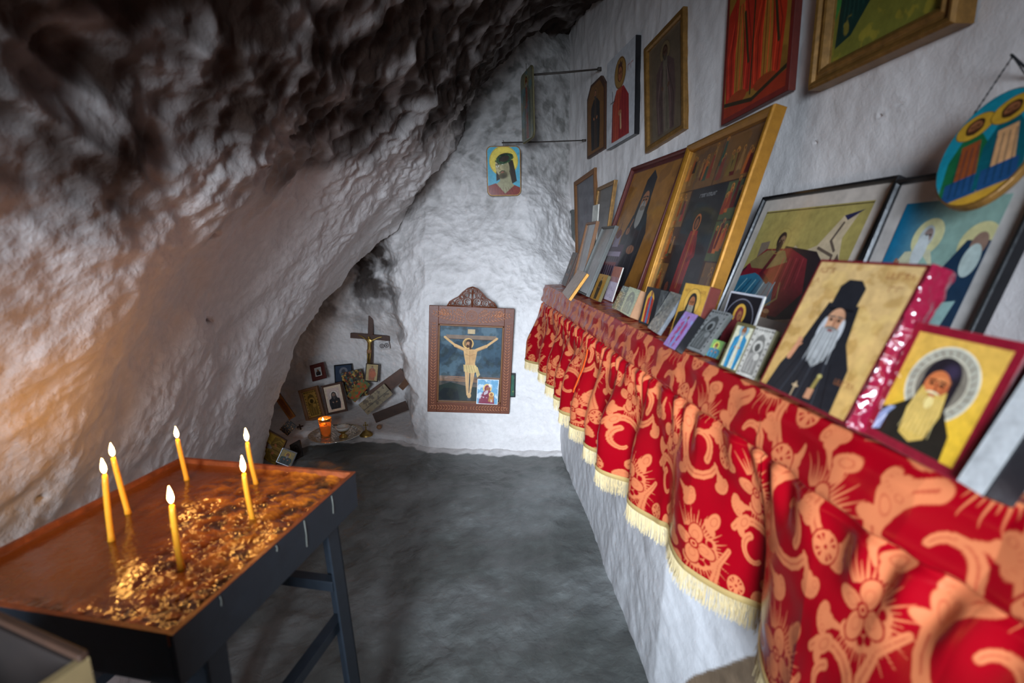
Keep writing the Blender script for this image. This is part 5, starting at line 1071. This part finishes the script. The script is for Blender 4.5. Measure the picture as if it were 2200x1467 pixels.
lc = at_z(701, 938, TZ0); lamp = empty('oil_lamp', tuple(lc), label='lit amber glass oil lamp standing on the glass tray', cat='oil lamp')
M_amber = mat('amber_glass', (236, 190, 120), rough=.08, trans=.9, ior=1.3); M_oil = mat('lamp_oil', (230, 150, 50), rough=.1, trans=.6, ior=1.3, emit=((1, .4, .06), .08))
MB().lathe([(0, .0), (.030, .0), (.034, .004), (.036, .045), (.040, .10), (.044, .135), (.0425, .135), (.0385, .10), (.034, .045), (.031, .008), (0, .008)], n=28).build('glass', M_amber, lamp, smooth=True)
MB().lathe([(0, .012), (.029, .012), (.033, .05), (.036, .085), (0, .085)], n=24).build('oil', M_oil, lamp, smooth=True)
MB().lathe([(0, .086), (.012, .086), (.012, .092), (0, .092)], n=16).build('float', F_brass, lamp, smooth=True)
f = flame_mb(.045, .008).build('flame', M_flame, lamp, smooth=True); f.location = (-.012, 0, .125-.03)
bc = at_z(738, 938, TZ0); bw = empty('incense_bowl', tuple(bc), label='small footed brass bowl with white rim beside the oil lamp', cat='bowl')
MB().lathe([(0, 0), (.030, 0), (.026, .012), (.014, .02), (.014, .03), (.030, .038), (.042, .055)], n=28).build('foot', F_brass, bw, smooth=True)
MB().lathe([(.034, .05), (.044, .062), (.046, .074), (.043, .075), (.036, .062), (0, .056)], n=28).build('bowl_rim', F_pale, bw, smooth=True)
bl_ = at_z(787, 934, NZ_+.005); ld = empty('brass_lid', tuple(bl_), label='brass censer lid topped with a little pierced cross, right of the tray', cat='lid')
MB().lathe([(.046, 0), (.044, .008), (.034, .020), (.016, .030), (.006, .036), (.006, .044), (0, .046)], n=28).build('lid_dome', F_brass, ld, smooth=True)
mb = MB().box(-.003, .003, -.002, .002, .042, .095).box(-.018, .018, -.002, .002, .070, .076)
for sg in (-1, 1): mb.tube([(0, 0, .05), (sg*.018, 0, .073), (0, 0, .096)], .0014, 6)
mb.build('finial_cross', F_brass, ld)
ball = at_z(815, 921, NZ_+.0); pb_ = MB().lathe([(0, 0), (.012, .002), (.018, .010), (.019, .018), (.014, .028), (.006, .032), (0, .033)], n=18).build('pebble', F_tan, None, smooth=True, label='small round brown pebble on the white rock right of the brass lid', cat='stone'); pb_.location = ball
